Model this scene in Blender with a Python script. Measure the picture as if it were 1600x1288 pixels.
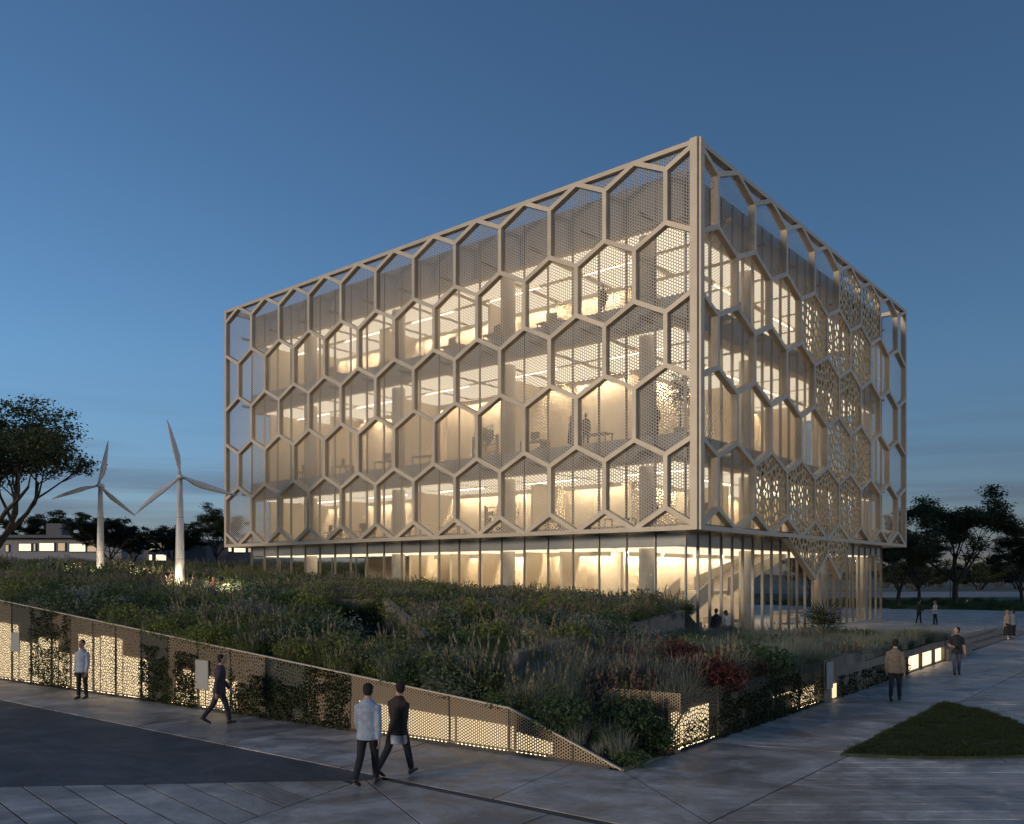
import bpy, bmesh, math, random
import numpy as np
from mathutils import Vector, Matrix, Euler, noise

R = math.radians
sc = bpy.context.scene
for o in list(bpy.data.objects):
    bpy.data.objects.remove(o)
col = sc.collection

# ---------------------------------------------------------------- camera
CAM_Z, FPX, HZ = 3.6, 1323.0, 898.0
cam = bpy.data.objects.new('camera', bpy.data.cameras.new('camera'))
col.objects.link(cam)
sc.camera = cam
cam.location = (0, 0, CAM_Z)
cam.rotation_euler = (R(90), 0, 0)
cam.data.sensor_width = 36
cam.data.lens = FPX / 1600 * 36
cam.data.shift_y = (HZ - 644) / 1600
cam.data.clip_end = 6000

# ---------------------------------------------------------------- world, sun, exposure
SUN_EL, SUN_ROT = 10.0, 125.0
world = bpy.data.worlds.new('World')
sc.world = world
world.use_nodes = True
wn, wl = world.node_tree.nodes, world.node_tree.links
sky = wn.new('ShaderNodeTexSky')
sky.sky_type = 'NISHITA'
sky.sun_disc = False
sky.sun_elevation = R(SUN_EL)
sky.sun_rotation = R(SUN_ROT)
sky.dust_density = 0.5
sky.ozone_density = 4.0
sky.air_density = 1.0
bg = wn['Background']
bg.inputs[1].default_value = 0.12
# thin stratus bands low over the horizon, all the way round
tc = wn.new('ShaderNodeTexCoord')
sep = wn.new('ShaderNodeSeparateXYZ')
wl.new(tc.outputs['Generated'], sep.inputs[0])
mp = wn.new('ShaderNodeMapping')
mp.inputs['Scale'].default_value = (1.6, 1.6, 26)
mp.inputs['Location'].default_value = (3.7, 1.2, 0.4)
wl.new(tc.outputs['Generated'], mp.inputs[0])
nz = wn.new('ShaderNodeTexNoise')
nz.inputs['Scale'].default_value = 1.7
nz.inputs['Detail'].default_value = 5
nz.inputs['Roughness'].default_value = 0.55
wl.new(mp.outputs[0], nz.inputs[0])
cr = wn.new('ShaderNodeMapRange')
cr.inputs[1].default_value = 0.40
cr.inputs[2].default_value = 0.62
wl.new(nz.outputs[0], cr.inputs[0])
band = wn.new('ShaderNodeMapRange')          # fades the bands out with height
band.interpolation_type = 'SMOOTHSTEP'
band.inputs[1].default_value = 0.24
band.inputs[2].default_value = 0.04
wl.new(sep.outputs[2], band.inputs[0])
mul = wn.new('ShaderNodeMath')
mul.operation = 'MULTIPLY'
wl.new(cr.outputs[0], mul.inputs[0])
wl.new(band.outputs[0], mul.inputs[1])
mul2 = wn.new('ShaderNodeMath')
mul2.operation = 'MULTIPLY'
mul2.inputs[1].default_value = 0.55
wl.new(mul.outputs[0], mul2.inputs[0])
mixc = wn.new('ShaderNodeMixRGB')
mixc.inputs[2].default_value = (0.80, 1.02, 1.45, 1)
wl.new(mul2.outputs[0], mixc.inputs[0])
wl.new(sky.outputs[0], mixc.inputs[1])
hzn = wn.new('ShaderNodeMapRange')           # dusty mauve air low down, all round
hzn.interpolation_type = 'SMOOTHSTEP'
hzn.inputs[1].default_value = 0.26
hzn.inputs[2].default_value = 0.0
wl.new(sep.outputs[2], hzn.inputs[0])
tint = wn.new('ShaderNodeMixRGB')
tint.blend_type = 'MULTIPLY'
tint.inputs[2].default_value = (0.72, 0.64, 0.76, 1)
wl.new(hzn.outputs[0], tint.inputs[0])
wl.new(mixc.outputs[0], tint.inputs[1])
wl.new(tint.outputs[0], bg.inputs[0])

sl = bpy.data.lights.new('sun', 'SUN')
sl.energy = 1.6
sl.angle = R(10)
sl.color = (1.0, 0.83, 0.66)
sun = bpy.data.objects.new('sun', sl)
col.objects.link(sun)
to_sun = Vector((-math.sin(R(SUN_ROT)) * math.cos(R(SUN_EL)), math.cos(R(SUN_ROT)) * math.cos(R(SUN_EL)), math.sin(R(SUN_EL))))
sun.rotation_euler = to_sun.to_track_quat('Z', 'Y').to_euler()

vs = sc.view_settings
vs.view_transform = 'Standard'
vs.look = 'None'
vs.gamma = 1
vs.exposure = 0
vs.use_curve_mapping = False
cy = sc.cycles
cy.max_bounces = 7
cy.diffuse_bounces = 4
cy.glossy_bounces = 3
cy.transmission_bounces = 4
cy.transparent_max_bounces = 24
cy.caustics_reflective = False
cy.caustics_refractive = False
cy.sample_clamp_indirect = 3.0
cy.use_denoising = True
try:
    cy.denoiser = 'OPENIMAGEDENOISE'
except Exception:
    pass

# ---------------------------------------------------------------- helpers
random.seed(7)
D1 = Vector((-0.7657, 0.6432))     # along the long street front, to the left
D2 = Vector((0.6434, 0.7655))      # along the side front, to the right
CN = Vector((8.24, 37.46))         # the sharp corner of the screen
ROT = math.atan2(D2.y, D2.x)


def AB(a, b, z=0.0):
    return Vector((CN.x + a * D1.x + b * D2.x, CN.y + a * D1.y + b * D2.y, z))


def toAB(x, y):
    r = Vector((x - CN.x, y - CN.y))
    return r.dot(D1), r.dot(D2)


def gp(px, py, z=0.0):
    """place on the level z seen in this direction"""
    d = FPX * (CAM_Z - z) / (py - HZ)
    return Vector(((px - 800) / FPX * d, d, z))


def at(px, py, d):
    return Vector(((px - 800) / FPX * d, d, CAM_Z + (HZ - py) / FPX * d))


def mesh(name, verts, faces, mat=None, smooth=False):
    me = bpy.data.meshes.new(name)
    me.from_pydata([tuple(v) for v in verts], [], [tuple(f) for f in faces])
    if mat:
        me.materials.append(mat)
    if smooth:
        me.polygons.foreach_set('use_smooth', [True] * len(me.polygons))
    me.update()
    return me


def link(name, me, parent=None, loc=None, rot=None, **props):
    o = bpy.data.objects.new(name, me)
    col.objects.link(o)
    if parent is not None:
        o.parent = parent
    if loc is not None:
        o.location = loc
    if rot is not None:
        o.rotation_euler = rot
    for k, v in props.items():
        o[k] = v
    return o


def thing(name, label, category, loc=(0, 0, 0), rz=0.0, group=None, me=None):
    o = bpy.data.objects.new(name, me)
    col.objects.link(o)
    o.location = loc
    o.rotation_euler = (0, 0, rz)
    o['label'] = label
    o['category'] = category
    if group:
        o['group'] = group
    return o


class MB:
    def __init__(self):
        self.v, self.f, self.m = [], [], []

    def add(self, verts, faces, mi=0):
        n = len(self.v)
        self.v += [tuple(v) for v in verts]
        self.f += [tuple(i + n for i in f) for f in faces]
        self.m += [mi] * len(faces)

    def box(self, x0, x1, y0, y1, z0, z1, mi=0):
        self.add([(x0, y0, z0), (x1, y0, z0), (x1, y1, z0), (x0, y1, z0), (x0, y0, z1), (x1, y0, z1), (x1, y1, z1), (x0, y1, z1)],
                 [(0, 3, 2, 1), (4, 5, 6, 7), (0, 1, 5, 4), (1, 2, 6, 5), (2, 3, 7, 6), (3, 0, 4, 7)], mi)

    def prism(self, poly, z0, z1, mi=0):
        """poly: ccw list of (x, y)"""
        n = len(poly)
        self.add([(p[0], p[1], z0) for p in poly] + [(p[0], p[1], z1) for p in poly],
                 [tuple(range(n - 1, -1, -1)), tuple(range(n, 2 * n))] + [(i, (i + 1) % n, n + (i + 1) % n, n + i) for i in range(n)], mi)

    def tube(self, pts, radii, seg=8, mi=0, side=Vector((1, 0, 0)), caps=True):
        pts = [Vector(p) for p in pts]
        n0 = len(self.v)
        for i, p in enumerate(pts):
            if i == 0:
                t = pts[1] - p
            elif i == len(pts) - 1:
                t = p - pts[i - 1]
            else:
                t = (pts[i + 1] - pts[i - 1])
            t.normalize()
            s = side - t * side.dot(t)
            if s.length < 1e-3:
                s = Vector((0, 1, 0)) - t * t.y
            s.normalize()
            u = t.cross(s)
            r = radii[i]
            ra, rb = (r if isinstance(r, tuple) else (r, r))
            for k in range(seg):
                a = 2 * math.pi * k / seg
                self.v.append(tuple(p + s * (ra * math.cos(a)) + u * (rb * math.sin(a))))
        for i in range(len(pts) - 1):
            for k in range(seg):
                k2 = (k + 1) % seg
                self.f.append((n0 + i * seg + k, n0 + i * seg + k2, n0 + (i + 1) * seg + k2, n0 + (i + 1) * seg + k))
                self.m.append(mi)
        if caps:
            self.f.append(tuple(n0 + k for k in range(seg - 1, -1, -1)))
            self.f.append(tuple(n0 + (len(pts) - 1) * seg + k for k in range(seg)))
            self.m += [mi, mi]

    def mesh(self, name, mats, smooth=False):
        me = bpy.data.meshes.new(name)
        me.from_pydata(self.v, [], self.f)
        for m in (mats if isinstance(mats, (list, tuple)) else [mats]):
            me.materials.append(m)
        me.polygons.foreach_set('material_index', self.m)
        if smooth:
            me.polygons.foreach_set('use_smooth', [True] * len(me.polygons))
        me.update()
        return me


def boxmesh(name, x0, x1, y0, y1, z0, z1, mat):
    m = MB()
    m.box(x0, x1, y0, y1, z0, z1)
    return m.mesh(name, mat)


def clip(poly, n, d):
    """keep the part of a convex polygon with n.p <= d"""
    out = []
    for i in range(len(poly)):
        p, q = poly[i], poly[(i + 1) % len(poly)]
        dp, dq = n[0] * p[0] + n[1] * p[1] - d, n[0] * q[0] + n[1] * q[1] - d
        if dp <= 0:
            out.append(p)
        if (dp < 0 and dq > 0) or (dp > 0 and dq < 0):
            t = dp / (dp - dq)
            out.append((p[0] + (q[0] - p[0]) * t, p[1] + (q[1] - p[1]) * t))
    return out


def clip_poly(poly, conv):
    """clip by the ccw convex polygon conv"""
    for i in range(len(conv)):
        p, q = conv[i], conv[(i + 1) % len(conv)]
        n = (q[1] - p[1], -(q[0] - p[0]))
        poly = clip(poly, n, n[0] * p[0] + n[1] * p[1])
        if len(poly) < 3:
            return []
    return poly


def area(poly):
    return 0.5 * sum(poly[i][0] * poly[(i + 1) % len(poly)][1] - poly[(i + 1) % len(poly)][0] * poly[i][1] for i in range(len(poly)))


def inset(poly, d):
    out = poly
    for i in range(len(poly)):
        p, q = poly[i], poly[(i + 1) % len(poly)]
        n = Vector((q[1] - p[1], -(q[0] - p[0])))
        if n.length < 1e-6:
            continue
        n.normalize()
        out = clip(out, n, n.x * p[0] + n.y * p[1] - d)
        if len(out) < 3:
            return []
    return out


# ---------------------------------------------------------------- materials
def nodes_of(m):
    m.use_nodes = True
    nt = m.node_tree
    return nt.nodes, nt.links, nt.nodes['Principled BSDF']


def mat(name, c, rough=0.6, metal=0.0, var=0.0, scale=4.0, bump=0.0, emit=None, es=0.0, coords='Object', spec=0.5, c2=None, detail=6):
    m = bpy.data.materials.new(name)
    n, l, b = nodes_of(m)
    b.inputs['Base Color'].default_value = (*c, 1)
    b.inputs['Roughness'].default_value = rough
    b.inputs['Metallic'].default_value = metal
    b.inputs['Specular IOR Level'].default_value = spec
    if emit:
        b.inputs['Emission Color'].default_value = (*emit, 1)
        b.inputs['Emission Strength'].default_value = es
    if var or bump or c2:
        t = n.new('ShaderNodeTexCoord')
        nz = n.new('ShaderNodeTexNoise')
        nz.inputs['Scale'].default_value = scale
        nz.inputs['Detail'].default_value = detail
        nz.inputs['Roughness'].default_value = 0.62
        l.new(t.outputs[coords], nz.inputs[0])
        if var or c2:
            mx = n.new('ShaderNodeMixRGB')
            a = tuple(max(0, x * (1 - var)) for x in c)
            e = c2 if c2 else tuple(min(1, x * (1 + var)) for x in c)
            mx.inputs[1].default_value = (*a, 1)
            mx.inputs[2].default_value = (*e, 1)
            r = n.new('ShaderNodeMapRange')
            r.inputs[1].default_value = 0.3
            r.inputs[2].default_value = 0.7
            l.new(nz.outputs[0], r.inputs[0])
            l.new(r.outputs[0], mx.inputs[0])
            l.new(mx.outputs[0], b.inputs['Base Color'])
        if bump:
            bp = n.new('ShaderNodeBump')
            bp.inputs['Strength'].default_value = bump
            bp.inputs['Distance'].default_value = 0.02
            l.new(nz.outputs[0], bp.inputs['Height'])
            l.new(bp.outputs[0], b.inputs['Normal'])
    return m


def vary(m, lo=.9, hi=1.08):
    """slight tone shift from piece to piece"""
    n, l = m.node_tree.nodes, m.node_tree.links
    b = n['Principled BSDF']
    src = b.inputs['Base Color'].links[0].from_socket
    oi = n.new('ShaderNodeObjectInfo')
    mr = n.new('ShaderNodeMapRange')
    mr.inputs[3].default_value = lo
    mr.inputs[4].default_value = hi
    l.new(oi.outputs['Random'], mr.inputs[0])
    vm = n.new('ShaderNodeVectorMath')
    vm.operation = 'SCALE'
    l.new(src, vm.inputs[0])
    l.new(mr.outputs[0], vm.inputs['Scale'])
    l.new(vm.outputs[0], b.inputs['Base Color'])
    return m


def emitter(name, c, s):
    m = bpy.data.materials.new(name)
    m.use_nodes = True
    n, l = m.node_tree.nodes, m.node_tree.links
    n.remove(n['Principled BSDF'])
    e = n.new('ShaderNodeEmission')
    e.inputs[0].default_value = (*c, 1)
    e.inputs[1].default_value = s
    l.new(e.outputs[0], n['Material Output'].inputs[0])
    return m


def leafmat(name, c, var=0.35, rough=0.65, trans=0.25):
    """foliage: colour varies from plant to plant, and some light passes through"""
    m = bpy.data.materials.new(name)
    n, l, b = nodes_of(m)
    oi = n.new('ShaderNodeObjectInfo')
    geo = n.new('ShaderNodeNewGeometry')
    add = n.new('ShaderNodeMath')
    add.operation = 'MULTIPLY_ADD'
    add.inputs[1].default_value = 0.55
    l.new(oi.outputs['Random'], add.inputs[0])
    m2 = n.new('ShaderNodeMath')
    m2.operation = 'MULTIPLY'
    m2.inputs[1].default_value = 0.45
    l.new(geo.outputs['Random Per Island'], m2.inputs[0])
    l.new(m2.outputs[0], add.inputs[2])
    mx = n.new('ShaderNodeMixRGB')
    mx.inputs[1].default_value = (c[0] * (1 - var), c[1] * (1 - var * .9), c[2] * (1 - var * .6), 1)
    mx.inputs[2].default_value = (c[0] * (1 + var * 1.2), c[1] * (1 + var), c[2] * (1 + var * .6), 1)
    l.new(add.outputs[0], mx.inputs[0])
    l.new(mx.outputs[0], b.inputs['Base Color'])
    b.inputs['Roughness'].default_value = rough
    b.inputs['Specular IOR Level'].default_value = 0.3
    if trans:
        tr = n.new('ShaderNodeBsdfTranslucent')
        l.new(mx.outputs[0], tr.inputs[0])
        ms = n.new('ShaderNodeMixShader')
        ms.inputs[0].default_value = trans
        l.new(b.outputs[0], ms.inputs[1])
        l.new(tr.outputs[0], ms.inputs[2])
        l.new(ms.outputs[0], n['Material Output'].inputs[0])
    return m


def perforated(name, c, period, hole, metal=0.5, rough=0.45, irregular=False, aspect=1.0, gauze=0.0):
    """sheet metal with small punched holes, laid out in metres on the sheet's own UV"""
    m = bpy.data.materials.new(name)
    n, l, b = nodes_of(m)
    b.inputs['Base Color'].default_value = (*c, 1)
    b.inputs['Metallic'].default_value = metal
    b.inputs['Roughness'].default_value = rough
    uv = n.new('ShaderNodeUVMap')
    if irregular:
        mpn = n.new('ShaderNodeMapping')
        mpn.inputs['Scale'].default_value = (1 / period, 1 / period * aspect, 1)
        l.new(uv.outputs[0], mpn.inputs[0])
        vo = n.new('ShaderNodeTexVoronoi')
        vo.voronoi_dimensions = '2D'
        vo.feature = 'DISTANCE_TO_EDGE'
        vo.inputs['Scale'].default_value = 1.0
        l.new(mpn.outputs[0], vo.inputs['Vector'])
        g = n.new('ShaderNodeMath')
        g.operation = 'GREATER_THAN'
        g.inputs[1].default_value = hole
        l.new(vo.outputs['Distance'], g.inputs[0])
    else:
        tot = None
        for ang in (0, 60, 120):
            d = n.new('ShaderNodeVectorMath')
            d.operation = 'DOT_PRODUCT'
            k = 4 * math.pi / (math.sqrt(3) * period)
            d.inputs[1].default_value = (k * math.cos(R(ang)), k * math.sin(R(ang)) * aspect, 0)
            l.new(uv.outputs[0], d.inputs[0])
            cs = n.new('ShaderNodeMath')
            cs.operation = 'COSINE'
            l.new(d.outputs['Value'], cs.inputs[0])
            if tot is None:
                tot = cs
            else:
                ad = n.new('ShaderNodeMath')
                ad.operation = 'ADD'
                l.new(tot.outputs[0], ad.inputs[0])
                l.new(cs.outputs[0], ad.inputs[1])
                tot = ad
        g = n.new('ShaderNodeMath')
        g.operation = 'GREATER_THAN'
        g.inputs[1].default_value = hole
        l.new(tot.outputs[0], g.inputs[0])
    tr = n.new('ShaderNodeBsdfTransparent')
    ms = n.new('ShaderNodeMixShader')
    l.new(g.outputs[0], ms.inputs[0])
    solid = b
    if gauze:          # woven wire: some of the light from behind scatters through
        tl = n.new('ShaderNodeBsdfTranslucent')
        tl.inputs[0].default_value = (*[min(1, x * 1.6) for x in c], 1)
        solid = n.new('ShaderNodeMixShader')
        solid.inputs[0].default_value = gauze
        l.new(b.outputs[0], solid.inputs[1])
        l.new(tl.outputs[0], solid.inputs[2])
    l.new(solid.outputs[0], ms.inputs[1])
    l.new(tr.outputs[0], ms.inputs[2])
    l.new(ms.outputs[0], n['Material Output'].inputs[0])
    return m


def glassmat(name, tint=(0.93, 0.95, 0.94), ior=1.5, gain=1.0):
    m = bpy.data.materials.new(name)
    m.use_nodes = True
    n, l = m.node_tree.nodes, m.node_tree.links
    n.remove(n['Principled BSDF'])
    # Schlick reflectance of a pane, the same from both sides
    ge = n.new('ShaderNodeNewGeometry')
    dt = n.new('ShaderNodeVectorMath')
    dt.operation = 'DOT_PRODUCT'
    l.new(ge.outputs['Incoming'], dt.inputs[0])
    l.new(ge.outputs['Normal'], dt.inputs[1])
    ab = n.new('ShaderNodeMath')
    ab.operation = 'ABSOLUTE'
    l.new(dt.outputs['Value'], ab.inputs[0])
    om = n.new('ShaderNodeMath')
    om.operation = 'SUBTRACT'
    om.inputs[0].default_value = 1.0
    l.new(ab.outputs[0], om.inputs[1])
    pw = n.new('ShaderNodeMath')
    pw.operation = 'POWER'
    pw.inputs[1].default_value = 5.0
    l.new(om.outputs[0], pw.inputs[0])
    mg = n.new('ShaderNodeMath')
    mg.operation = 'MULTIPLY_ADD'
    mg.inputs[1].default_value = 0.9 * gain
    mg.inputs[2].default_value = 0.09 * gain
    mg.use_clamp = True
    l.new(pw.outputs[0], mg.inputs[0])
    tr = n.new('ShaderNodeBsdfTransparent')
    tr.inputs[0].default_value = (*tint, 1)
    gl = n.new('ShaderNodeBsdfGlossy')
    gl.inputs['Roughness'].default_value = 0.02
    ms = n.new('ShaderNodeMixShader')
    l.new(mg.outputs[0], ms.inputs[0])
    l.new(tr.outputs[0], ms.inputs[1])
    l.new(gl.outputs[0], ms.inputs[2])
    l.new(ms.outputs[0], n['Material Output'].inputs[0])
    return m


def concrete_mat(name, c, c2, rough=0.40, fine=0.2, fscale=60):
    m = bpy.data.materials.new(name)
    n, l, b = nodes_of(m)
    t = n.new('ShaderNodeTexCoord')
    oi = n.new('ShaderNodeObjectInfo')
    mpn = n.new('ShaderNodeMapping')
    mpn.inputs['Scale'].default_value = (0.95, 1.15, 1)
    l.new(t.outputs['Object'], mpn.inputs[0])
    a = n.new('ShaderNodeTexNoise')
    a.inputs['Scale'].default_value = 1.5
    a.inputs['Detail'].default_value = 11
    a.inputs['Roughness'].default_value = 0.72
    a.inputs['Distortion'].default_value = 0.7
    l.new(mpn.outputs[0], a.inputs[0])
    f = n.new('ShaderNodeTexNoise')
    f.inputs['Scale'].default_value = fscale
    f.inputs['Detail'].default_value = 3
    l.new(t.outputs['Object'], f.inputs[0])
    rr = n.new('ShaderNodeMapRange')
    rr.inputs[1].default_value = 0.36
    rr.inputs[2].default_value = 0.66
    l.new(a.outputs[0], rr.inputs[0])
    mx = n.new('ShaderNodeMixRGB')
    mx.inputs[1].default_value = (*c, 1)
    mx.inputs[2].default_value = (*c2, 1)
    l.new(rr.outputs[0], mx.inputs[0])
    # slab to slab tone
    h = n.new('ShaderNodeMapRange')
    h.inputs[3].default_value = 0.82
    h.inputs[4].default_value = 1.12
    l.new(oi.outputs['Random'], h.inputs[0])
    fm = n.new('ShaderNodeMapRange')
    fm.inputs[1].default_value = 0.25
    fm.inputs[2].default_value = 0.75
    fm.inputs[3].default_value = 1 - fine
    fm.inputs[4].default_value = 1 + fine
    l.new(f.outputs[0], fm.inputs[0])
    sn = n.new('ShaderNodeTexNoise')          # dark wear marks and damp patches
    sn.inputs['Scale'].default_value = 0.42
    sn.inputs['Detail'].default_value = 7
    sn.inputs['Roughness'].default_value = 0.7
    sn.inputs['Distortion'].default_value = 1.4
    l.new(mpn.outputs[0], sn.inputs[0])
    sr = n.new('ShaderNodeMapRange')
    sr.inputs[1].default_value = 0.40
    sr.inputs[2].default_value = 0.60
    sr.inputs[3].default_value = 0.55
    sr.inputs[4].default_value = 1.12
    l.new(sn.outputs[0], sr.inputs[0])
    m0 = n.new('ShaderNodeMath')
    m0.operation = 'MULTIPLY'
    l.new(sr.outputs[0], m0.inputs[0])
    l.new(fm.outputs[0], m0.inputs[1])
    mm = n.new('ShaderNodeMath')
    mm.operation = 'MULTIPLY'
    l.new(h.outputs[0], mm.inputs[0])
    l.new(m0.outputs[0], mm.inputs[1])
    vm = n.new('ShaderNodeVectorMath')
    vm.operation = 'SCALE'
    l.new(mx.outputs[0], vm.inputs[0])
    l.new(mm.outputs[0], vm.inputs['Scale'])
    l.new(vm.outputs[0], b.inputs['Base Color'])
    r2 = n.new('ShaderNodeMapRange')
    r2.inputs[1].default_value = 0.35
    r2.inputs[2].default_value = 0.65
    r2.inputs[3].default_value = rough - 0.14
    r2.inputs[4].default_value = rough + 0.2
    l.new(a.outputs[0], r2.inputs[0])
    l.new(r2.outputs[0], b.inputs['Roughness'])
    bp = n.new('ShaderNodeBump')
    bp.inputs['Strength'].default_value = 0.25
    bp.inputs['Distance'].default_value = 0.02
    l.new(a.outputs[0], bp.inputs['Height'])
    l.new(bp.outputs[0], b.inputs['Normal'])
    return m


WARM = (1.0, 0.74, 0.44)
M = dict(
    frame=vary(mat('champagne_metal', (0.61, 0.515, 0.385), 0.45, 0.15, var=0.10, scale=1.1, spec=0.4)),
    mesh=perforated('woven_mesh', (0.52, 0.475, 0.42), 0.150, -0.28, metal=0.2, rough=0.55, gauze=0.45),
    mesh_open=perforated('open_mesh', (0.46, 0.40, 0.32), 0.140, -0.70, metal=0.4, rough=0.5, gauze=0.4),
    lace=mat('lace_metal', (0.62, 0.45, 0.24), 0.45, 0.3, var=0.1, scale=5),
    mullion=mat('mullion_metal', (0.30, 0.27, 0.24), 0.4, 0.5),
    glass=glassmat('window_glass'),
    spandrel=mat('spandrel_panel', (0.34, 0.33, 0.33), 0.45, 0.2, var=0.1, scale=2),
    fascia=mat('fascia_metal', (0.38, 0.36, 0.35), 0.4, 0.3, var=0.08, scale=1.5),
    ceiling=mat('ceiling_plaster', (0.66, 0.57, 0.45), 0.7, var=0.05, scale=2),
    plaster=mat('warm_plaster', (0.72, 0.61, 0.46), 0.75, var=0.08, scale=1.2),
    plaster2=mat('clay_plaster', (0.60, 0.48, 0.35), 0.8, var=0.16, scale=1.6),
    intfloor=mat('polished_floor', (0.48, 0.42, 0.34), 0.3, var=0.1, scale=1.0),
    roof=mat('roof_membrane', (0.20, 0.20, 0.20), 0.8, var=0.2, scale=1.0),
    column=mat('column_concrete', (0.52, 0.46, 0.38), 0.6, var=0.1, scale=3),
    lamp=emitter('lamp_warm_white', (1.0, 0.80, 0.54), 14.0),
    ceiling_fill=emitter('ceiling_fill_glow', (1.0, 0.82, 0.59), 1.5),
    lobby_fill=emitter('lobby_fill_glow', (1.0, 0.82, 0.58), 1.5),
    wall_glow=emitter('wall_fill_glow', (1.0, 0.82, 0.58), 135.0),
    led=emitter('led_strip_warm', (1.0, 0.74, 0.42), 9.0),
    glow=emitter('backlight_warm', (1.0, 0.76, 0.44), 1.25),
    glow2=emitter('window_light', (1.0, 0.80, 0.52), 1.6),
    farwin=emitter('far_window_light', (1.0, 0.80, 0.55), 1.5),
    farwin2=emitter('far_window_dim', (1.0, 0.74, 0.48), 0.55),
    slab=concrete_mat('paving_concrete', (0.27, 0.24, 0.215), (0.60, 0.54, 0.485), rough=0.46),
    joint=mat('joint_dark', (0.05, 0.05, 0.05), 0.9),
    asphalt=concrete_mat('dark_paving', (0.045, 0.045, 0.048), (0.115, 0.112, 0.115), rough=0.6, fine=0.55, fscale=26),
    soil=mat('soil', (0.035, 0.030, 0.022), 0.95, var=0.4, scale=3, bump=0.6),
    field=mat('dry_field', (0.10, 0.095, 0.065), 0.95, var=0.35, scale=0.08, bump=0.3),
    verge=mat('verge_turf', (0.045, 0.06, 0.025), 0.95, var=0.4, scale=2.0, bump=0.6),
    roadway=mat('roadway', (0.22, 0.22, 0.22), 0.8, var=0.12, scale=1.0),
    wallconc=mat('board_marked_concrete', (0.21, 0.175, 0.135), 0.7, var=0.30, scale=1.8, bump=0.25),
    darkmetal=mat('dark_metal', (0.06, 0.055, 0.05), 0.5, 0.6),
    lightboard=mat('white_backing', (0.70, 0.66, 0.58), 0.8, var=0.1, scale=3),
    backing=mat('backing_board', (0.10, 0.085, 0.065), 0.8),
    perf=perforated('punched_bronze', (0.27, 0.205, 0.135), 0.062, 0.3, metal=0.45, rough=0.45),
    perf2=perforated('random_punched_bronze', (0.25, 0.19, 0.12), 0.085, 0.17, metal=0.45, rough=0.45, irregular=True),
    perfdark=perforated('random_punched_green', (0.07, 0.075, 0.05), 0.085, 0.17, metal=0.3, rough=0.6, irregular=True),
    white=mat('turbine_white', (0.58, 0.56, 0.53), 0.4, var=0.04, scale=2),
    board=mat('board_grey', (0.38, 0.37, 0.34), 0.5, 0.3, var=0.06, scale=3),
    bark=mat('bark', (0.055, 0.045, 0.035), 0.9, var=0.35, scale=9, bump=0.8),
    leaf=leafmat('tree_leaf', (0.058, 0.076, 0.034)),
    leaf_far=leafmat('far_tree_leaf', (0.038, 0.050, 0.028)),
    wood=mat('furniture_wood', (0.30, 0.20, 0.12), 0.5, var=0.2, scale=6),
    fabric=mat('sofa_fabric', (0.50, 0.45, 0.38), 0.9, var=0.08, scale=30),
    chairdark=mat('chair_dark', (0.09, 0.075, 0.06), 0.6),
    farwall=mat('far_wall', (0.30, 0.29, 0.30), 0.8, var=0.12, scale=0.6),
    farwall2=mat('far_wall_pale', (0.50, 0.49, 0.48), 0.8, var=0.1, scale=0.6),
    fardark=mat('far_roof', (0.13, 0.13, 0.14), 0.8),
)


def setuv(me, fn):
    uvl = me.uv_layers.new(name='UVMap')
    for lp in me.loops:
        uvl.data[lp.index].uv = fn(me.vertices[lp.vertex_index].co)


def smoothstep(e0, e1, x):
    t = min(1, max(0, (x - e0) / (e1 - e0)))
    return t * t * (3 - 2 * t)


# ================================================================ SETTING: ground, plaza, terrain
rng = np.random.default_rng(11)


def leaf_quads(cent, size, flat=0.0, aspect=0.5, mi=0, rg=rng):
    """one diamond leaf per row of cent; returns verts, faces"""
    n = len(cent)
    cent = np.asarray(cent, float)
    size = np.broadcast_to(np.asarray(size, float), (n,))
    d = rg.normal(size=(n, 3))
    d[:, 2] *= (1 - flat)
    d /= np.linalg.norm(d, axis=1)[:, None] + 1e-9
    e = rg.normal(size=(n, 3))
    e[:, 2] *= (1 - flat)
    e -= d * (d * e).sum(1)[:, None]
    e /= np.linalg.norm(e, axis=1)[:, None] + 1e-9
    h = (size * 0.5)[:, None]
    w = h * aspect
    nrm = np.cross(d, e)
    v = np.stack([cent - d * h, cent + e * w + nrm * w * .3, cent + d * h, cent - e * w + nrm * w * .3], 1).reshape(-1, 3)
    f = np.arange(4 * n).reshape(n, 4)
    return v, f


def npmesh(name, v, f, mats, mi=None, smooth=False):
    v = np.asarray(v, np.float32)
    f = np.asarray(f, np.int32)
    me = bpy.data.meshes.new(name)
    k = f.shape[1]
    me.vertices.add(len(v))
    me.vertices.foreach_set('co', v.ravel())
    me.loops.add(f.size)
    me.loops.foreach_set('vertex_index', f.ravel())
    me.polygons.add(len(f))
    me.polygons.foreach_set('loop_start', np.arange(0, f.size, k, dtype=np.int32))
    for m in (mats if isinstance(mats, (list, tuple)) else [mats]):
        me.materials.append(m)
    if mi is not None:
        me.polygons.foreach_set('material_index', np.asarray(mi, np.int32))
    me.update(calc_edges=True)
    return me


# far ground sheet
link('ground', mesh('ground', [(-3000, -60, -.08), (3000, -60, -.08), (3000, 4500, -.08), (-3000, 4500, -.08)], [(0, 1, 2, 3)], M['field']), kind='structure')

# ---- plaza base and slabs
plaza = link('plaza', mesh('plaza', [(-70, 2, -.015), (75, 2, -.015), (75, 78, -.015), (-70, 78, -.015)], [(0, 1, 2, 3)], M['joint']), kind='structure')

WL0, WLD = Vector((2.05, 15.5)), Vector((-0.823, 0.568))
WLN = Vector((-0.568, -0.823))                     # towards the plaza
DL0, DLD = Vector((-2.02, 14.88)), Vector((-0.8015, 0.598))
J0 = Vector((2.8, 12.2))


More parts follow.
